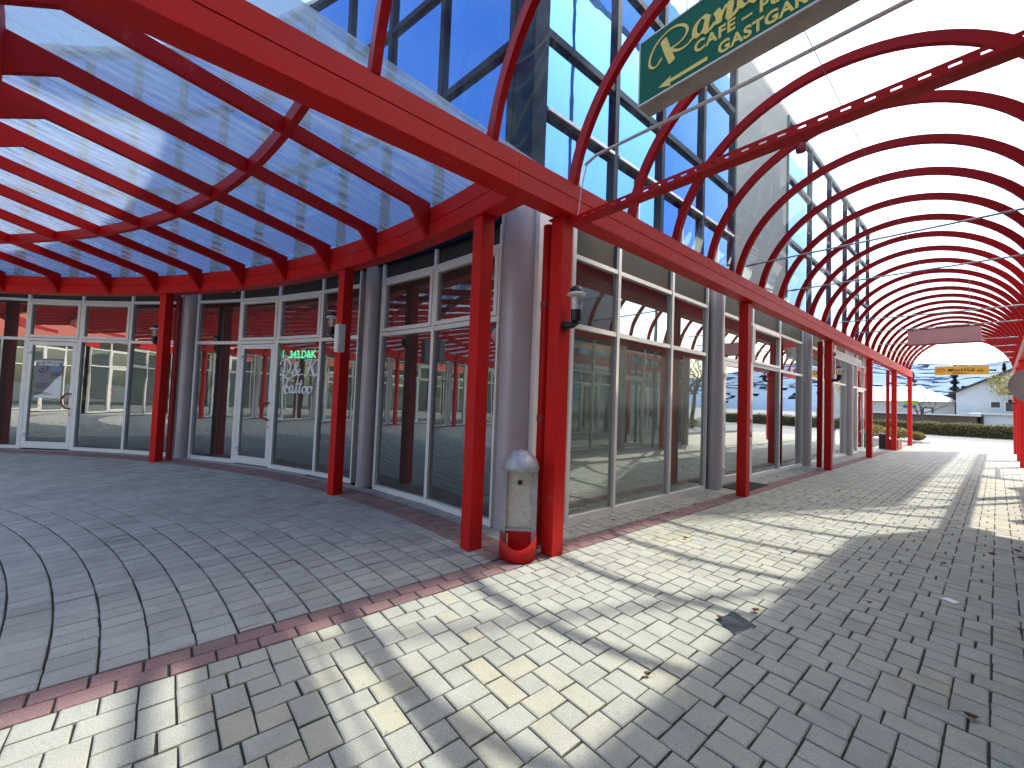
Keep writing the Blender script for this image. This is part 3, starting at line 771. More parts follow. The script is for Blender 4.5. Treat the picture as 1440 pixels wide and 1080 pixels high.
# pink blank board
pk = thing('hanging_board', 'blank faded pink board hanging from a tie rod in the middle of the vault', 'sign', (-.83, 14.1, 3.2))
PINK = paint('faded_pink', (.94, .46, .40), .6, c2=(.84, .42, .40), scale=1.5)
mb = MB(); mb.box(-1.43, -.22, 14.06, 14.14, 3.19, 3.55); mb.build('board', PINK, pk, bevel=.006)
mb = MB(); mb.box(-1.45, -.20, 14.05, 14.15, 3.17, 3.19); mb.box(-1.45, -.20, 14.05, 14.15, 3.55, 3.57); mb.build('edge_trim', REDDARK, pk)
mb = MB(); mb.tube([(-1.3, 14.1, 3.57), (-1.3, 14.1, 4.78)], .006, 6); mb.tube([(-.4, 14.1, 3.57), (-.4, 14.1, 4.62)], .006, 6); mb.build('hanger', STEEL, pk)
# yellow restaurant sign
ORANGE = paint('sign_orange', (.88, .50, .06), .45, var=.12, scale=3, bump=0)
DRED = paint('sign_red', (.28, .03, .02), .5)
mk = thing('restaurant_sign', 'orange-yellow restaurant sign with brown script at the far end of the vault', 'sign', (-1.0, 26.6, 3.3))
mb = MB(); mb.box(-1.82, -.20, 26.6, 26.72, 3.31, 3.69); mb.build('panel', ORANGE, mk, bevel=.006)
mF = face_frame((-1.82, 26.595, 3.31), (1, 0, 0))
BRN = paint('sign_brown', (.06, .02, .012), .5)
text('lettering', 'MiniWok', .20, BRN, mk, face_frame((-1.82+.40, 26.594, 3.31+.135), (1, 0, 0)), .003, bold=.002, shear=.28, spacing=1.08)
mb = MB()
def prx(mb, x0, x1, z0, z1): mb.box(-1.82+x0, -1.82+x1, 26.590, 26.598, 3.31+z0, 3.31+z1)
prx(mb, .56, .98, .05, .085); mb.build('underline', DRED, mk)
script('emblem', [[(.08, .19), (.11, .25), (.20, .27), (.30, .25), (.33, .19), (.29, .13), (.20, .11), (.11, .13), (.08, .19)], [(.12, .2), (.2, .21), (.29, .2)]], DRED, mk, mF, nib=.006, ang=30, thin=.012)
script('emblem', [[(1.27, .13), (1.33, .16), (1.40, .14), (1.47, .15)], [(1.30, .2), (1.34, .17)], [(1.38, .24), (1.41, .21), (1.44, .24)]], BRN, mk, mF, nib=.012, ang=30, thin=.018)
mb = MB(); mb.tube([(-1.6, 26.66, 3.69), (-1.6, 26.66, 4.6)], .006, 6); mb.tube([(-.42, 26.66, 3.69), (-.42, 26.66, 4.6)], .006, 6); mb.build('hanger', STEEL, mk)
# disc sign on the right posts
dk = thing('round_sign', 'grey-brown round disc sign mounted on a red post at the right edge', 'sign', (.62, 17.0, 2.32))
mb = MB(); seg = 40
vs = [(.66+.47*math.cos(2*math.pi*k/seg), yy, 2.33+.47*math.sin(2*math.pi*k/seg)) for yy in (16.95, 17.0) for k in range(seg)]
mb.add(vs, [tuple(range(seg)), tuple(range(2*seg-1, seg-1, -1))] + [(k, (k+1) % seg, seg+(k+1) % seg, seg+k) for k in range(seg)])
mb.build('disc', paint('disc_back', (.24, .20, .19), .5, .2), dk, bevel=.004)
mb = MB(); mb.box(.60, .68, 17.0, 19.75, 2.30, 2.36); mb.build('bracket', STEEL, dk)

# ------------------------------------------------------------------ wall lamps
def lamp(label, P, d):
    """P: fixing point on the post, d: horizontal direction away from it"""
    t = thing('wall_lamp', label, 'lamp', P, 'globe-capped wall lamps on the posts')
    d = Vector((d[0], d[1], 0)).normalized(); q = Vector(P)+d*.135
    mb = MB(); mb.tube([Vector(P)+d*.0, Vector(P)+d*.02], .05, 16); mb.tube([Vector(P), Vector(P)+d*.10, q+Vector((0, 0, .012)), q+Vector((0, 0, .10))], .034, 12)
    mb.lathe((q.x, q.y, P[2]+.03), [(.045, 0), (.05, .02), (.05, .105)], 20); mb.build('arm', BLACK, t)
    mb = MB(); mb.lathe((q.x, q.y, P[2]+.136), [(.052, 0), (.056, .06), (.056, .135)], 20); mb.build('glass_cylinder', CLEAR, t)
    mb = MB(); mb.lathe((q.x, q.y, P[2]+.14), [(.018, 0), (.018, .12)], 12); mb.build('bulb', WHITE, t)
    mb = MB(); mb.lathe((q.x, q.y, P[2]+.272), [(.056, .0), (.088, .004), (.086, .014), (.056, .03)], 24); mb.build('rim', WHITE, t)
    mb = MB(); mb.lathe((q.x, q.y, P[2]+.30), [(.066, 0), (.060, .03), (.045, .052), (.02, .066), (.004, .07)], 24); mb.build('cap', BLACK, t)
lamp('wall lamp with black dome cap on the corner post above the litter bin', (-2.68, 2.90, 2.18), (1, .05))
q = ring(12.95, 14.75); lamp('wall lamp with black dome cap on the post beside the tattoo lettering', (q[0], q[1], 2.30), (-.8, -.35))
q = ring(12.95, 35.95); lamp('wall lamp with black dome cap on the leftmost post in view', (q[0], q[1], 2.30), (-.8, -.45))
lamp('wall lamp on the passage post beside the rain pipe and awning box', (-2.67, 12.80, 2.25), (1, 0))
lamp('wall lamp on the farthest right post, under the round sign', (.44, 22.9, 2.0), (-1, -.2))
# white box on post
q = ring(12.86, 13.6); d = (-math.cos(R(13.6)), -math.sin(R(13.6))); n = (math.sin(R(13.6)), -math.cos(R(13.6)))
jb = thing('junction_box', 'small white upright box on the court post right of the tattoo lettering', 'box', (q[0], q[1], 2.05))
mb = MB(); mb.obox(q, d, n, -.095, .01, .01, .11, 2.03, 2.42); mb.build('housing', WHITE, jb, bevel=.006)
mb = MB(); mb.obox(q, d, n, -.085, .0, .112, .118, 2.05, 2.40); mb.build('cover', ALU, jb)

# ------------------------------------------------------------------ awning box, floodlight
aw = thing('awning_box', 'white awning box under the red beam in front of the middle shopfronts', 'awning', (-2.95, 16, 3.1))
mb = MB()
prof = [(-3.10, 3.05), (-2.92, 2.98), (-2.87, 3.05), (-2.90, 3.20), (-3.10, 3.22)]
m_ = len(prof); mb.add([(x, 13.35, z) for x, z in prof] + [(x, 17.7, z) for x, z in prof], [tuple(range(m_)), tuple(range(2*m_-1, m_-1, -1))] + [(i, (i+1) % m_, m_+(i+1) % m_, m_+i) for i in range(m_)])
mb.build('cassette', WHITE, aw, bevel=.01)
mb = MB(); mb.box(-2.90, -2.86, 13.4, 17.65, 2.95, 2.985); mb.build('front_bar', ALU, aw)
mb = MB(); mb.box(-2.84, -2.82, 17.66, 17.70, 2.95, 3.35); mb.build('crank_rod', WHITE, aw)
fl = thing('floodlight', 'small black spotlight fixed beside the head of the post at the awning box', 'spotlight', (-2.8, 12.95, 3.05))
mb = MB(); mb.tube([(-2.80, 12.93, 3.0), (-2.72, 13.15, 2.94)], .06, 16); mb.build('housing', BLACK, fl)
mb = MB(); mb.tube([(-2.80, 12.93, 3.24), (-2.80, 12.95, 3.02)], .015, 8); mb.build('bracket', BLACK, fl)

# ------------------------------------------------------------------ litter bin holder at the corner
bn = thing('bin_holder', 'hooded grey bin holder with an open red bucket at the foot of the corner column', 'litter bin', (-2.83, 2.5, 0))
HOOD = paint('weathered_hood', (.42, .41, .44), .5, .3, c2=(.33, .31, .31), scale=14, bump=.1)
BACKM = paint('stained_back_plate', (.62, .57, .50), .6, .0, c2=(.50, .44, .37), scale=16, bump=.1, wear=(.36, .28, .22))
bc = (-2.90, 2.60); fd = Vector((.735, -.68)).normalized(); sd = Vector((-fd.y, fd.x))     # faces the camera side
# orientation: sd points along the picture to the right
if sd.x < 0: sd = -sd
def bp(s, n_, z): return (bc[0]+sd.x*s+fd.x*n_, bc[1]+sd.y*s+fd.y*n_, z)
mb = MB(); W2 = .165
def bbox(mb, s0, s1, n0, n1, z0, z1):
    v = [bp(s, n_, z) for s in (s0, s1) for n_ in (n0, n1) for z in (z0, z1)]
    mb.add(v, [(0,1,3,2),(4,6,7,5),(0,4,5,1),(2,3,7,6),(0,2,6,4),(1,5,7,3)])
bbox(mb, -W2+.04, W2-.04, -.02, .0, .16, .80); mb.build('back_plate', BACKM, bn)
mb = MB(); bbox(mb, -W2, -W2+.045, -.03, .035, .12, .82); bbox(mb, W2-.045, W2, -.03, .035, .12, .82); bbox(mb, -W2+.045, W2-.045, .0, .03, .235, .262)
mb.build('side_rail', HOOD, bn, bevel=.004)
# quarter-dome hood
mb = MB(); na, nb_ = 16, 10; vs = []
for j in range(nb_+1):
    ph = (math.pi/2)*j/nb_
    for i in range(na+1):
        th = math.pi*i/na
        vs.append(bp(-(W2+.012)*math.cos(th)*math.cos(ph)*1.0, .20*math.sin(th)*math.cos(ph)-.02, .80+.185*math.sin(ph)))
for j in range(nb_):
    for i in range(na): mb.add([vs[j*(na+1)+i], vs[j*(na+1)+i+1], vs[(j+1)*(na+1)+i+1], vs[(j+1)*(na+1)+i]], [(0, 1, 2, 3)], .5, True)
o = mb.build('hood', HOOD, bn, merge=True); md = o.modifiers.new('sheet', 'SOLIDIFY'); md.thickness = .006
# red open bucket: half-round wall scooped at the front
mb = MB(); seg = 28; vs = []
for i in range(seg+1):
    th = math.pi*i/seg
    s_, n_ = -(W2+.008)*math.cos(th), .02+.19*math.sin(th)
    top = .235 - .115*math.sin(th)**1.6
    vs.append((bp(s_, n_, .012), bp(s_, n_, top)))
for i in range(seg): mb.add([vs[i][0], vs[i+1][0], vs[i+1][1], vs[i][1]], [(0, 1, 2, 3)], .5, True)
mb.add([v[0] for v in vs], [tuple(range(seg+1))])
mb.add([bp(-W2-.008, .02, .012), bp(W2+.008, .02, .012), bp(W2+.008, .02, .235), bp(-W2-.008, .02, .235)], [(0, 1, 2, 3)])
o = mb.build('bucket', REDSCUFF, bn, merge=True); md = o.modifiers.new('sheet', 'SOLIDIFY'); md.thickness = .007
mb = MB(); bbox(mb, -.105, -.092, .10, .135, .06, .235); mb.build('hinge_bar', paint('bare_wood', (.5, .33, .2), .6), bn)
mb = MB(); bbox(mb, -.02, .02, .001, .012, .66, .70); mb.build('lock', BLACK, bn)

q = ring(RF, 31.0)
sn = thing('motion_sensor', 'tiny dark sensor on the panel above the leftmost pane of the tattoo shopfront', 'sensor', (q[0], q[1], 3.42))
d = (math.cos(R(32)), math.sin(R(32))); n = (math.sin(R(32)), -math.cos(R(32)))
mb = MB(); mb.obox(q, d, n, -.075, .075, .004, .055, 3.395, 3.455); mb.build('housing', BLACK, sn, bevel=.008)
mb = MB(); mb.obox(q, d, n, -.03, .03, .056, .066, 3.405, 3.44); mb.build('lens', WHITE, sn)
# ------------------------------------------------------------------ shop lettering, LED sign, poster
def rframe(a, z, s=0, nn=.0):
    P0 = ring(RF, a); d = (math.cos(R(a)), math.sin(R(a))); n = (math.sin(R(a)), -math.cos(R(a)))
    return face_frame((P0[0]+d[0]*s+n[0]*nn, P0[1]+d[1]*s+n[1]*nn, z), (d[0], d[1], 0))
LET = paint('white_vinyl', (.80, .79, .78), .5, bump=0)
# module between mullions 25.6 and 20.5: left edge at 25.6
P25, P20 = ring(RF, 25.6), ring(RF, 20.5); dv, lv = frame2(P25, P20)
nv = (-dv[1], dv[0]); nv = (dv[1], -dv[0])
def tF(s, z, o=0.0): return face_frame((P25[0]+dv[0]*s+nv[0]*o, P25[1]+dv[1]*s+nv[1]*o, z), (dv[0], dv[1], 0))
let = thing('window_lettering', 'white script lettering on the pane of the tattoo studio', 'lettering', (P25[0]+dv[0]*.6, P25[1]+dv[1]*.6, 1.5))
Dk = [
 (1, [(.16, .30), (.15, .18), (.12, .04), (.06, .02)]), (.8, [(.02, .05), (.08, .03), (.20, .02), (.30, .10), (.32, .22), (.24, .31), (.12, .31), (.04, .27), (.03, .22)]),
 (.8, [(.60, .14), (.52, .05), (.44, .02), (.39, .06), (.42, .13), (.50, .19), (.51, .25), (.47, .26), (.44, .21), (.48, .13), (.56, .03), (.62, .04)]),
 (1, [(.90, .31), (.85, .18), (.78, .03), (.72, .02)]), (.6, [(.74, .25), (.80, .31), (.90, .31)]), (.7, [(1.08, .31), (1.0, .29), (.90, .18), (.86, .16)]), (1, [(.90, .18), (.95, .08), (1.0, .02), (1.06, .06)]),
]
Tt = [
 (.8, [(.08, .27), (.05, .31), (.12, .33), (.22, .30), (.32, .33), (.36, .36)]), (1, [(.22, .30), (.17, .20), (.14, .08), (.17, .02), (.24, .05)]), (.7, [(.10, .12), (.17, .17), (.24, .12)]),
 (.8, [(.36, .15), (.31, .17), (.27, .12), (.28, .05), (.33, .05), (.37, .15), (.36, .07), (.39, .04), (.43, .08)]),
 (.8, [(.49, .28), (.45, .12), (.46, .05), (.51, .07)]), (.6, [(.42, .20), (.53, .21)]),
 (.8, [(.59, .28), (.55, .12), (.56, .05), (.61, .07)]), (.6, [(.52, .20), (.63, .21)]),
 (.8, [(.69, .16), (.64, .15), (.63, .08), (.67, .04), (.73, .08), (.73, .15), (.69, .16), (.76, .14)]),
 (.8, [(.83, .16), (.78, .15), (.77, .08), (.81, .04), (.87, .08), (.87, .15), (.83, .16), (.92, .14)]),
]
script('lettering', Dk, LET, let, tF(.06, 1.73, -.008), nib=.040, ang=25, thin=.018, ext=.003)
script('lettering', Tt, LET, let, tF(.12, 1.39, -.008), nib=.036, ang=25, thin=.017, ext=.003)
led = thing('led_sign', 'black scrolling sign with green glowing digits behind the pane above the tattoo lettering', 'LED sign', (P25[0]+dv[0]*.6, P25[1]+dv[1]*.6, 2.15))
mb = MB(); mb.obox(P25, dv, nv, .05, lv-.06, -.13, -.06, 2.03, 2.29); mb.build('housing', BLACK, led)
LEDM = glow('led_green', (.02, .95, .50), 7.0)
text('lettering', '.343.D&K', .195, LEDM, led, tF(.215, 2.085, -.057), .002, bold=.0045, spacing=1.0)
mb = MB(); mb.obox(P25, dv, nv, .065, .085, -.058, -.055, 2.08, 2.24); mb.obox(P25, dv, nv, lv-.11, lv-.07, -.058, -.055, 2.21, 2.235); mb.build('lit_segment', LEDM, led)
# poster on the left door
P52, P47 = ring(RF, 52.4), ring(RF, 47.4); dp, lp = frame2(P52, P47); np_ = (dp[1], -dp[0])
po = thing('poster', 'grey and white letting poster stuck inside the glass of the leftmost door', 'poster', (P52[0]+dp[0]*.5, P52[1]+dp[1]*.5, 1.1))
PGREY = paint('poster_grey', (.20, .20, .22), .6, bump=0); PBL = paint('poster_blue', (.16, .24, .40), .6, bump=0)
x0, x1, z0, z1 = .235, .815, 1.11, 1.97
mb = MB(); mb.obox(P52, dp, np_, x0, x1, .001, .004, z0, z1); mb.build('sheet', WHITE, po)
def pF(s, z, o=.0045): return face_frame((P52[0]+dp[0]*s+np_[0]*o, P52[1]+dp[1]*s+np_[1]*o, z), (dp[0], dp[1], 0))
mb = MB(); mb.prism([(0, .05), (.05, .05), (.17, .10), (.34, .28), (.44, .42), (.58, .52), (.58, .86), (0, .86)], 0, .002); Mx = pF(x0, z0); mb.v = [tuple(Mx @ Vector(p)) for p in mb.v]; mb.build('backdrop', PGREY, po)
text('lettering', 'GESCH\u00c4FTSFL\u00c4CHE\nZU VERMIETEN', .066, LET, po, pF((x0+x1)/2, z1-.085, .008), .001, 'CENTER', bold=.002)
mb = MB(); mb.prism([(.33, .60), (.57, .60), (.57, .70), (.33, .70)], 0, .001); Mx = pF(x0, z0, .007); mb.v = [tuple(Mx @ Vector(p)) for p in mb.v]; mb.build('picture', PBL, po)
script('emblem', [[(.07, .62), (.10, .57), (.16, .56), (.23, .59), (.27, .66), (.24, .72)], [(.12, .64), (.16, .65)], [(.13, .6), (.17, .62), (.20, .67)]], BLACK, po, pF(x0, z0, .007), nib=.02, thin=.01, ext=.001)
rows = MB()
for zz, a, b_ in ((.55, .34, .56), (.52, .34, .52), (.49, .34, .56), (.44, .34, .50), (.30, .03, .30), (.265, .03, .28), (.23, .03, .31), (.20, .03, .24), (.11, .03, .30), (.075, .03, .40)):
    u = a
    while u < b_:
        l_ = random.uniform(.015, .05); rows.prism([(u, zz), (min(u+l_, b_), zz), (min(u+l_, b_), zz+.014), (u, zz+.014)], 0, .001); u += l_+.008
Mx = pF(x0, z0, .0072); rows.v = [tuple(Mx @ Vector(p)) for p in rows.v]; rows.build('small_print', BLACK, po)

# ------------------------------------------------------------------ things on the ground
mt = MB(); mt.box(-3.28, -2.84, 7.85, 8.95, .002, .016)
tag(mt.build('doormat', paint('mat_black', (.02, .02, .022), .95, var=.4, scale=60, bump=.5, bscale=200), bevel=.004), 'dark doormat on the paving before the second passage shopfront', 'doormat')
mb = MB(); mb.prism([(-1.255, 2.965), (-1.095, 2.875), (-1.045, 3.105), (-1.215, 3.185)], -.012, .006)
tag(mb.build('drain_cover', paint('dark_plate', (.025, .035, .05), .22, .6, c2=(.10, .12, .14), scale=14), bevel=.003), 'small dark metal plate set in the grey paving', 'drain cover')
LEAF = paint('dry_leaf', (.16, .065, .03), .8, c2=(.09, .035, .018), scale=20)
leafspots = [(-1.26, 2.99, .6), (-1.11, 3.34, .8), (-1.23, 2.04, .55), (-.06, 3.05, .75), (-.07, 6.78, .8), (.11, 7.22, .9), (-2.24, 4.43, .8), (-.35, 5.9, .6), (.16, 6.9, .8), (-1.9, 9.6, .8), (-.5, 10.4, .8), (.12, 4.55, .6), (-.62, 4.2, .5)]
leafspots += [(-3.02+random.uniform(-.22, .22), y_+random.uniform(-.3, .3), random.uniform(.45, .8)) for y_ in (3.5, 4.2, 5.0, 5.2, 6.4, 6.6, 7.2, 9.4, 10.1, 11.6)]
leaflab = ['brown leaf lying against the dark metal plate on the paving', 'curled brown leaf just beyond the dark metal plate', 'pale brown leaf in the sunlit foreground paving', 'rust brown curled leaf on shaded paving at the lower right']
for i, (x, y, s) in enumerate(leafspots):
    mb = MB(); lw, ll = .022*s*1.15, .075*s; vs = []
    for k in range(7):
        u = k/6; wv = lw*math.sin(math.pi*min(u*1.02, 1))**.8 + .001
        zc = .006 + .018*s*(u-.5)**2*4 + random.uniform(0, .003)
        vs += [(-wv, u*ll, zc+wv*.7), (0, u*ll, zc), (wv, u*ll, zc+wv*.55)]
    for k in range(6):
        for q_ in (0, 1): mb.add([vs[3*k+q_], vs[3*k+q_+1], vs[3*k+q_+4], vs[3*k+q_+3]], [(0, 1, 2, 3)], .5, True)
    mb.tube([(0, ll, vs[-2][2]), (.004, ll+.02, .012)], .0012, 4)
    o = mb.build('dry_leaf', LEAF); o.modifiers.new('sheet', 'SOLIDIFY').thickness = .001
    o.location = (x, y, .002); o.rotation_euler = (0, 0, random.uniform(0, 6.28))
    tag(o, leaflab[i] if i < 4 else ('small dry brown leaf scattered on the passage paving' if i < 13 else 'small dry leaf gathered along the foot of the passage shopfronts'), 'leaf', 'dry leaves on the paving')
mb = MB(); mb.prism([(-.30, 4.80), (-.22, 4.76), (-.19, 4.81), (-.26, 4.86)], .002, .008)
tag(mb.build('paper_scrap', WHITE), 'small pale scrap of litter on the shaded paving at right', 'litter')
# black bin and brick planter near the end of the shopfronts
bb = thing('black_bin', 'black square bin beside the red rain pipe at the end of the shopfronts', 'bin', (-3.0, 23.1, 0))
mb = MB(); mb.prism([(-3.20, 22.85), (-2.92, 22.85), (-2.92, 23.2), (-3.20, 23.2)], .02, .60); mb.build('body', BLACK, bb, bevel=.02)
mb = MB(); mb.prism([(-3.22, 22.83), (-2.90, 22.83), (-2.90, 23.22), (-3.22, 23.22)], .60, .63); mb.build('lid', BLACK, bb)
pl = thing('brick_planter', 'low brown planter between the last shopfront posts', 'planter', (-2.8, 23.4, 0))
mb = MB(); mb.box(-2.95, -2.62, 23.05, 24.1, 0, .40); mb.box(-2.95, -2.62, 23.05, 24.1, .40, .42); mb.build('trough', paint('brown_brick', (.28, .13, .09), .8, var=.3, scale=14), pl, bevel=.01)

# ------------------------------------------------------------------ far end: planting island, road, hedge, houses, trees, mountain
def leafcloud(mb, c, rad, n, size, seed=1, flat=1., hollow=.35):
    rnd = random.Random(seed)
    for i in range(n):
        while True:
            v = Vector((rnd.uniform(-1, 1), rnd.uniform(-1, 1), rnd.uniform(-1, 1)))
            if hollow < v.length < 1: break
        p = Vector((c[0]+v.x*rad[0], c[1]+v.y*rad[1], c[2]+v.z*rad[2]))
        a = Vector((rnd.gauss(0, 1), rnd.gauss(0, 1), rnd.gauss(0, 1))).normalized(); b = a.cross(Vector((rnd.gauss(0, 1), rnd.gauss(0, 1), rnd.gauss(0, 1)))).normalized()
        s = size*rnd.uniform(.6, 1.3)
        mb.add([p-a*s, p+b*s*.5, p+a*s, p-b*s*.5], [(0, 1, 2, 3)], rnd.random())
def foliage(name, ca, cb):
    m, nt, out = newmat(name); p = N(nt, 'ShaderNodeBsdfPrincipled'); p.inputs['Roughness'].default_value = .7
    at = N(nt, 'ShaderNodeAttribute', attribute_name='tone'); L(nt, mix(nt, at.outputs['Fac'], ca, cb), p.inputs['Base Color'])
    tl = N(nt, 'ShaderNodeBsdfTranslucent'); L(nt, mix(nt, at.outputs['Fac'], ca, cb), tl.inputs[0])
    x = N(nt, 'ShaderNodeMixShader'); x.inputs[0].default_value = .3; L(nt, p.outputs[0], x.inputs[1]); L(nt, tl.outputs[0], x.inputs[2]); L(nt, x.outputs[0], out.inputs[0]); return m
HEDGE = foliage('hedge_leaves', (.085, .085, .028), (.27, .225, .09))
DARKF = foliage('conifer_needles', (.012, .022, .016), (.035, .05, .03))
YELF = foliage('yellow_buds', (.30, .25, .07), (.50, .43, .16))
SHRUB = foliage('shrub_leaves', (.12, .12, .03), (.34, .24, .08))
BARK = paint('bark', (.10, .08, .06), .9, var=.4, scale=12, bump=.5)
mb = MB(); mb.add([(-60, 37.5, -.022), (60, 41.5, -.022), (60, 47.5, -.022), (-60, 43.5, -.022)], [(0, 1, 2, 3)])
struct(mb.build('road', paint('road_asphalt', (.16, .16, .16), .9, var=.2, scale=1, bump=.2)))
mb = MB(); mb.add([(-60, 36.9, -.02), (60, 40.9, -.02), (60, 41.2, -.02), (-60, 37.2, -.02)], [(0, 1, 2, 3)])
mb.box(-60, 60, 37, 37.01, -.03, -.021)
struct(mb.build('kerb', CONC))
hd = MB(); rnd = random.Random(4)
for i in range(26000):
    u = rnd.uniform(-16, 14); y0 = 45.4 + u*.05
    zz = rnd.uniform(.02, 1.02)+.05*math.sin(u*3.1); yy = y0 + (rnd.choice((0, 0, 1))*rnd.uniform(0, .8))
    if zz > .95: yy = y0+rnd.uniform(0, .8)
    p = Vector((u, yy+rnd.gauss(0, .05), zz)); a = Vector((rnd.gauss(0, 1), rnd.gauss(0, 1), rnd.gauss(0, 1))).normalized(); b = a.cross(Vector((rnd.gauss(0, 1), rnd.gauss(0, 1), 1))).normalized(); s = rnd.uniform(.03, .065)
    hd.add([p-a*s, p+b*s*.6, p+a*s, p-b*s*.6], [(0, 1, 2, 3)], rnd.random())
hg = thing('hedge', 'long clipped brownish green hedge across the road', 'hedge', (-1, 45.6, 0))
hd.build('foliage', HEDGE, hg, tone=True)
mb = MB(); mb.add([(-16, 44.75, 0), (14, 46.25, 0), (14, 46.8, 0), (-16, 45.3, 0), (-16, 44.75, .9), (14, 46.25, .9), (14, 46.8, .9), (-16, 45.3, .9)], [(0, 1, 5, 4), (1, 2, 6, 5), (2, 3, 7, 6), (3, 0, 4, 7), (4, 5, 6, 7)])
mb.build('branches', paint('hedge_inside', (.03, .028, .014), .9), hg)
# island with shrubs at the left
mb = MB(); mb.prism([(-7.0, 30.6), (-2.55, 30.6), (-2.3, 31.4), (-3.2, 32.6), (-7.0, 33.2)], -.03, .09); struct(mb.build('planting_island', CONC))
for i, (x, y, rr_, zz, lab) in enumerate(((-3.6, 31.3, .55, .34, 'yellowish shrub by the sign pole behind the last red post'), (-2.85, 31.4, .38, .24, 'low reddish shrub at the tip of the planting island'), (-4.7, 31.6, .7, .4, 'shrub on the planting island left of the sign pole'))):
    t = thing('shrub', lab, 'shrub', (x, y, .09)); mb = MB(); leafcloud(mb, (x, y, .09+zz), (rr_, rr_*.8, zz), 1500, .05, 20+i, hollow=.2); mb.build('foliage', SHRUB, t, tone=True)
    mb = MB()
    for k in range(6): an = k*1.05; mb.tube([(x, y, .08), (x+math.cos(an)*rr_*.3, y+math.sin(an)*rr_*.3, .09+zz), (x+math.cos(an)*rr_*.6, y+math.sin(an)*rr_*.6, .09+zz*1.6)], [.012, .008, .003], 5)
    mb.build('stem', BARK, t)
# sign pole with green and blue boards
sp_ = thing('sign_pole', 'grey pole with small green over blue sign boards, behind the last red post', 'sign', (-3.0, 30.3, 0))
mb = MB(); mb.tube([(-3.0, 30.3, 0), (-3.0, 30.3, 3.35)], .07, 12); mb.build('pole', STEEL, sp_)
GRN = paint('board_green', (.20, .50, .04), .5); BLU = paint('board_blue', (.01, .10, .36), .5)
mb = MB(); mb.box(-3.22, -2.72, 30.2, 30.225, 2.0, 2.22); mb.build('green_board', GRN, sp_, bevel=.01)
mb = MB(); mb.box(-3.24, -2.74, 30.2, 30.225, 1.83, 1.985); mb.build('blue_board', BLU, sp_, bevel=.01)
mb = MB(); mb.box(-3.5, -2.6, 30.28, 30.32, 2.72, 2.77); mb.box(-3.25, -2.75, 30.28, 30.32, 3.0, 3.04); mb.build('cross_arm', STEEL, sp_)
mb = MB(); mb.lathe((-3.0, 30.3, 3.0), [(.02, 0), (.16, .05), (.15, .16), (.03, .3)], 16); mb.build('lantern', STEEL, sp_)
# houses
def house_wall(name, c): return paint(name, c, .85, var=.08, scale=1.2, bump=.15)
HW = house_wall('white_render', (.62, .64, .66)); HW2 = house_wall('pale_render_wall', (.56, .54, .50))
TILE = paint('dark_roof', (.05, .045, .045), .8, var=.3, scale=3); SNOWR = paint('pale_metal_roof', (.62, .62, .62), .45, var=.08)
DARKW = paint('window_dark', (.03, .04, .05), .15)
hs = thing('gable_house', 'white house with its gable end and two small windows facing the passage', 'house', (0, 60, 0))
gx0, gx1, gy0, gy1, ez, az = -2.55, 6.4, 58.5, 70, 3.85, 7.0; gm = 3.0
mb = MB(); mb.add([(gx0, gy0, 0), (gx1, gy0, 0), (gx1, gy0, ez), (gm, gy0, az), (gx0, gy0, ez), (gx0, gy1, 0), (gx1, gy1, 0), (gx1, gy1, ez), (gm, gy1, az), (gx0, gy1, ez)], [(0, 1, 2, 3, 4), (9, 8, 7, 6, 5), (0, 4, 9, 5), (1, 6, 7, 2)])
mb.build('wall', HW, hs)
mb = MB()
for (xa, za, xb, zb_) in ((gx0-.5, ez-.35, gm, az+.05), (gm, az+.05, gx1+.5, ez-.35)):
    mb.add([(xa, gy0-.5, za), (xb, gy0-.5, zb_), (xb, gy1+.3, zb_), (xa, gy1+.3, za), (xa, gy0-.5, za+.2), (xb, gy0-.5, zb_+.2), (xb, gy1+.3, zb_+.2), (xa, gy1+.3, za+.2)], [(0, 1, 5, 4), (1, 2, 6, 5), (2, 3, 7, 6), (3, 0, 4, 7), (4, 5, 6, 7), (3, 2, 1, 0)])
mb.build('roof', TILE, hs)
for (x0, x1, z0, z1) in ((-.35, .18, 2.45, 2.95), (.42+.1, 1.15, 2.15, 2.95)):
    mb = MB(); mb.box(x0-.09, x1+.09, gy0-.06, gy0-.003, z0-.09, z1+.09); wn = mb.build('window', WHITE, hs)
    mb = MB(); mb.box(x0, x1, gy0-.075, gy0-.061, z0, z1); mb.build('pane', DARKW, wn)
h2 = thing('low_house', 'low pale house with a bright shallow roof, left of the gable house', 'house', (-6, 64, 0))
mb = MB(); mb.box(-14, -2.8, 62, 70, 0, 2.95); mb.build('wall', HW2, h2)
mb = MB(); mb.add([(-14.5, 61.4, 2.95), (-2.4, 61.4, 2.95), (-2.4, 70.6, 2.95), (-14.5, 70.6, 2.95), (-10.5, 66, 4.75), (-5.6, 66, 4.75)], [(0, 1, 5, 4), (1, 2, 5), (2, 3, 4, 5), (3, 0, 4), (3, 2, 1, 0)]); mb.build('roof', SNOWR, h2)
mb = MB(); mb.box(-5.15, -4.35, 61.92, 61.997, 1.35, 2.35); wn = mb.build('window', TILE, h2)
mb = MB(); mb.box(-5.03, -4.47, 61.90, 61.918, 1.47, 2.23); mb.build('pane', WHITE, wn)
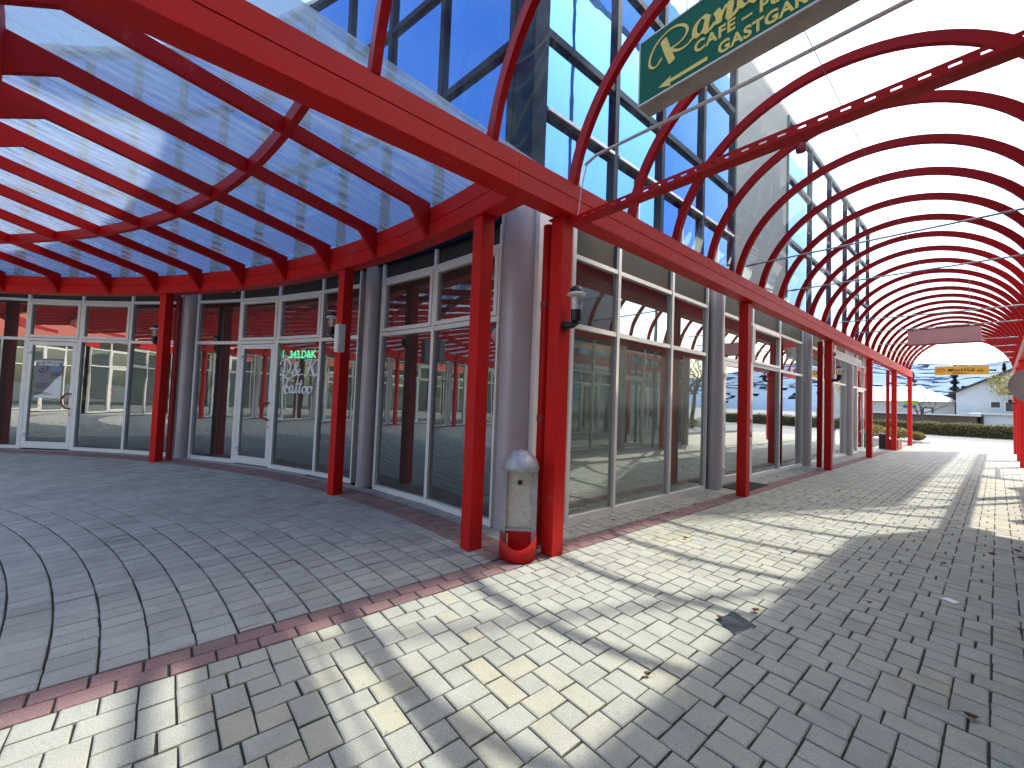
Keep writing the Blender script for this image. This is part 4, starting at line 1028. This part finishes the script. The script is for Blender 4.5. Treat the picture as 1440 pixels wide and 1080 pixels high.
for nm, lab, poly, z0 in (('carport', 'flat pale carport roof just behind the hedge at left', [(-9, 51), (-1.0, 51.5), (-.6, 55), (-9, 55)], 1.55),
                      ('garage', 'long flat white garage roof rising behind the hedge at right', [(-.9, 52.5), (6, 52.8), (6, 57.6), (-2.2, 57.4)], 1.75)):
    t = thing(nm, lab, nm, (poly[0][0], poly[0][1], 0)); mb = MB(); mb.prism(poly, z0, z0+.14); mb.build('roof', SNOWR, t)
    mb = MB(); cxp = sum(p[0] for p in poly)/4; cyp = sum(p[1] for p in poly)/4
    mb.prism([(cxp+(x-cxp)*.94, cyp+(y-cyp)*.85) for x, y in poly], 0, z0); mb.build('wall', HW if nm == 'garage' else paint('timber', (.12, .09, .06), .8, var=.3, scale=6), t)
# trees
def conifer(lab, x, y, hh, rr_, seed, n=5000):
    t = thing('conifer_tree', lab, 'tree', (x, y, 0)); rnd = random.Random(seed); mb = MB()
    for i in range(n):
        u = rnd.random()**.8; z = hh*(.12+.88*u); r = rr_*(1-u)*(.55+.45*math.sin(u*55+rnd.random()*.8))*rnd.random()**.4+.03
        an = rnd.uniform(0, 6.283); p = Vector((x+r*math.cos(an), y+r*math.sin(an), z-r*.3)); a = Vector((math.cos(an), math.sin(an), -.4+rnd.gauss(0, .3))).normalized(); b = a.cross(Vector((0, 0, 1))).normalized(); s = rnd.uniform(.08, .2)*hh/8
        mb.add([p-a*s, p+b*s*.45, p+a*s, p-b*s*.45], [(0, 1, 2, 3)], rnd.random())
    mb.build('crown', DARKF, t, tone=True); mb = MB(); mb.tube([(x, y, 0), (x, y, hh*.5), (x, y, hh*.97)], [hh*.02, hh*.012, .01], 8); mb.build('trunk', BARK, t)
conifer('slim dark spruce between the low house and the gable house', -3.6, 80, 8.3, 1.5, 3)
conifer('broad dark conifer behind the low house roof, beside the last red post', -6.9, 72, 7.0, 2.6, 5, 7000)
conifer('small dark conifer top showing over the gable house roof', .6, 78, 8.2, 1.3, 9)
def bare_tree(name, lab, x, y, hh, seed, leaf=None, n=0, spread=1.):
    t = thing(name, lab, 'tree', (x, y, 0)); rnd = random.Random(seed); mb = MB(); tips = []
    def grow(p, d, l, r, dep):
        pts = [p]; q = p.copy(); dd = d.copy()
        for k in range(4): dd = (dd+Vector((rnd.gauss(0, .12), rnd.gauss(0, .12), rnd.gauss(.03, .08)))).normalized(); q = q+dd*l/4; pts.append(q.copy())
        mb.tube(pts, [r*(1-.12*k) for k in range(5)], 6 if dep < 2 else 4)
        tips.append(q)
        if dep < 4:
            for k in range(3 if dep < 3 else 2):
                ax = Vector((rnd.gauss(0, 1), rnd.gauss(0, 1), rnd.gauss(.25, .4))).normalized()
                grow(pts[rnd.choice((2, 3, 4))], (dd*.75+ax*.75*spread).normalized(), l*.68, r*.5, dep+1)
    grow(Vector((x, y, 0)), Vector((0, 0, 1)), hh*.38, hh*.02, 0)
    mb.build('trunk', BARK, t)
    if leaf:
        lb = MB()
        for i in range(n):
            q = rnd.choice(tips)+Vector((rnd.gauss(0, .3), rnd.gauss(0, .3), rnd.gauss(0, .25))); a = Vector((rnd.gauss(0, 1), rnd.gauss(0, 1), rnd.gauss(0, 1))).normalized(); b = a.orthogonal(); s = rnd.uniform(.04, .1)
            lb.add([q-a*s, q+b*s*.5, q+a*s, q-b*s*.5], [(0, 1, 2, 3)], rnd.random())
        lb.build('crown', leaf, t, tone=True)
bare_tree('budding_tree', 'small yellow budding tree before the gable house at right', 2.6, 56.5, 7.6, 11, YELF, 6500, 1.25)
bare_tree('bare_tree', 'bare thin-twigged tree before the low house and mountain', -4.2, 49, 5.6, 21)
for i, (x, y, hh, lb_) in enumerate(((6.5, 19, 8, 'nearest'), (9.5, 24, 9, 'second nearest'), (7.5, 29, 8.5, 'third nearest'), (12, 35, 9, 'farthest'))):
    bare_tree('bare_tree', lb_+' of the bare trees right of the passage, seen only mirrored in panes', x, y, hh, 31+i)
t = thing('hedge', 'low hedge right of the passage, outside the photo, mirrored in the shop panes', 'hedge', (6, 24, 0)); mb = MB()
for k in range(26): leafcloud(mb, (7+.25*math.sin(k), 13+k*.75, .35), (.6, .55, .38), 160, .08, 60+k, hollow=.1)
mb.build('foliage', HEDGE, t, tone=True)
# a couple of reflected parked cars and far mass
far = thing('far_house', 'long pale house beyond the trees at right, outside the photo', 'house', (20, 22, 0))
mb = MB(); mb.box(22, 30, 8, 40, 0, 5); mb.build('wall', HW2, far)
mb = MB(); mb.add([(21.5, 7.5, 5), (30.5, 7.5, 5), (30.5, 40.5, 5), (21.5, 40.5, 5), (26, 7.5, 8), (26, 40.5, 8)], [(0, 4, 5, 3), (1, 2, 5, 4), (0, 1, 4), (2, 3, 5)]); mb.build('roof', paint('clay_tiles', (.36, .10, .06), .8, var=.3, scale=6), far)
# mountain
m, nt, out = newmat('mountain_forest_haze'); p = N(nt, 'ShaderNodeBsdfPrincipled'); p.inputs['Roughness'].default_value = .95
L(nt, mix(nt, ramp(nt, noise(nt, .035, 9, .72), .35, .68), (.085, .15, .27), (.13, .20, .31)), p.inputs['Base Color']); L(nt, p.outputs[0], out.inputs[0])  # forest tones turned blue: distance haze put into the base colour
mb = MB(); nx, ny = 150, 40; rnd = random.Random(2); vs = []
from mathutils import noise as mn
for j in range(ny+1):
    for i in range(nx+1):
        x = -2600 + 5200*i/nx; y = 1500 + 1400*j/ny
        u = j/ny
        ridge = 225 + 80*mn.noise((x*.0011, .5, 0)) + 34*mn.noise((x*.005, 3.1, 0)) + 60*math.exp(-((x+1200)/700)**2)
        z = ridge*min(1, u*1.6)**.8*(1.0) + 9*mn.noise((x*.008, y*.008, 1.7))*min(1, u*3) - 6
        vs.append((x, y, z))
for j in range(ny):
    for i in range(nx): a = j*(nx+1)+i; mb.add([vs[a], vs[a+1], vs[a+nx+2], vs[a+nx+1]], [(0, 1, 2, 3)], .5, True)
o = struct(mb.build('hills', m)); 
bm = bmesh.new(); bm.from_mesh(o.data); bmesh.ops.remove_doubles(bm, verts=bm.verts, dist=.01); bm.to_mesh(o.data); bm.free()
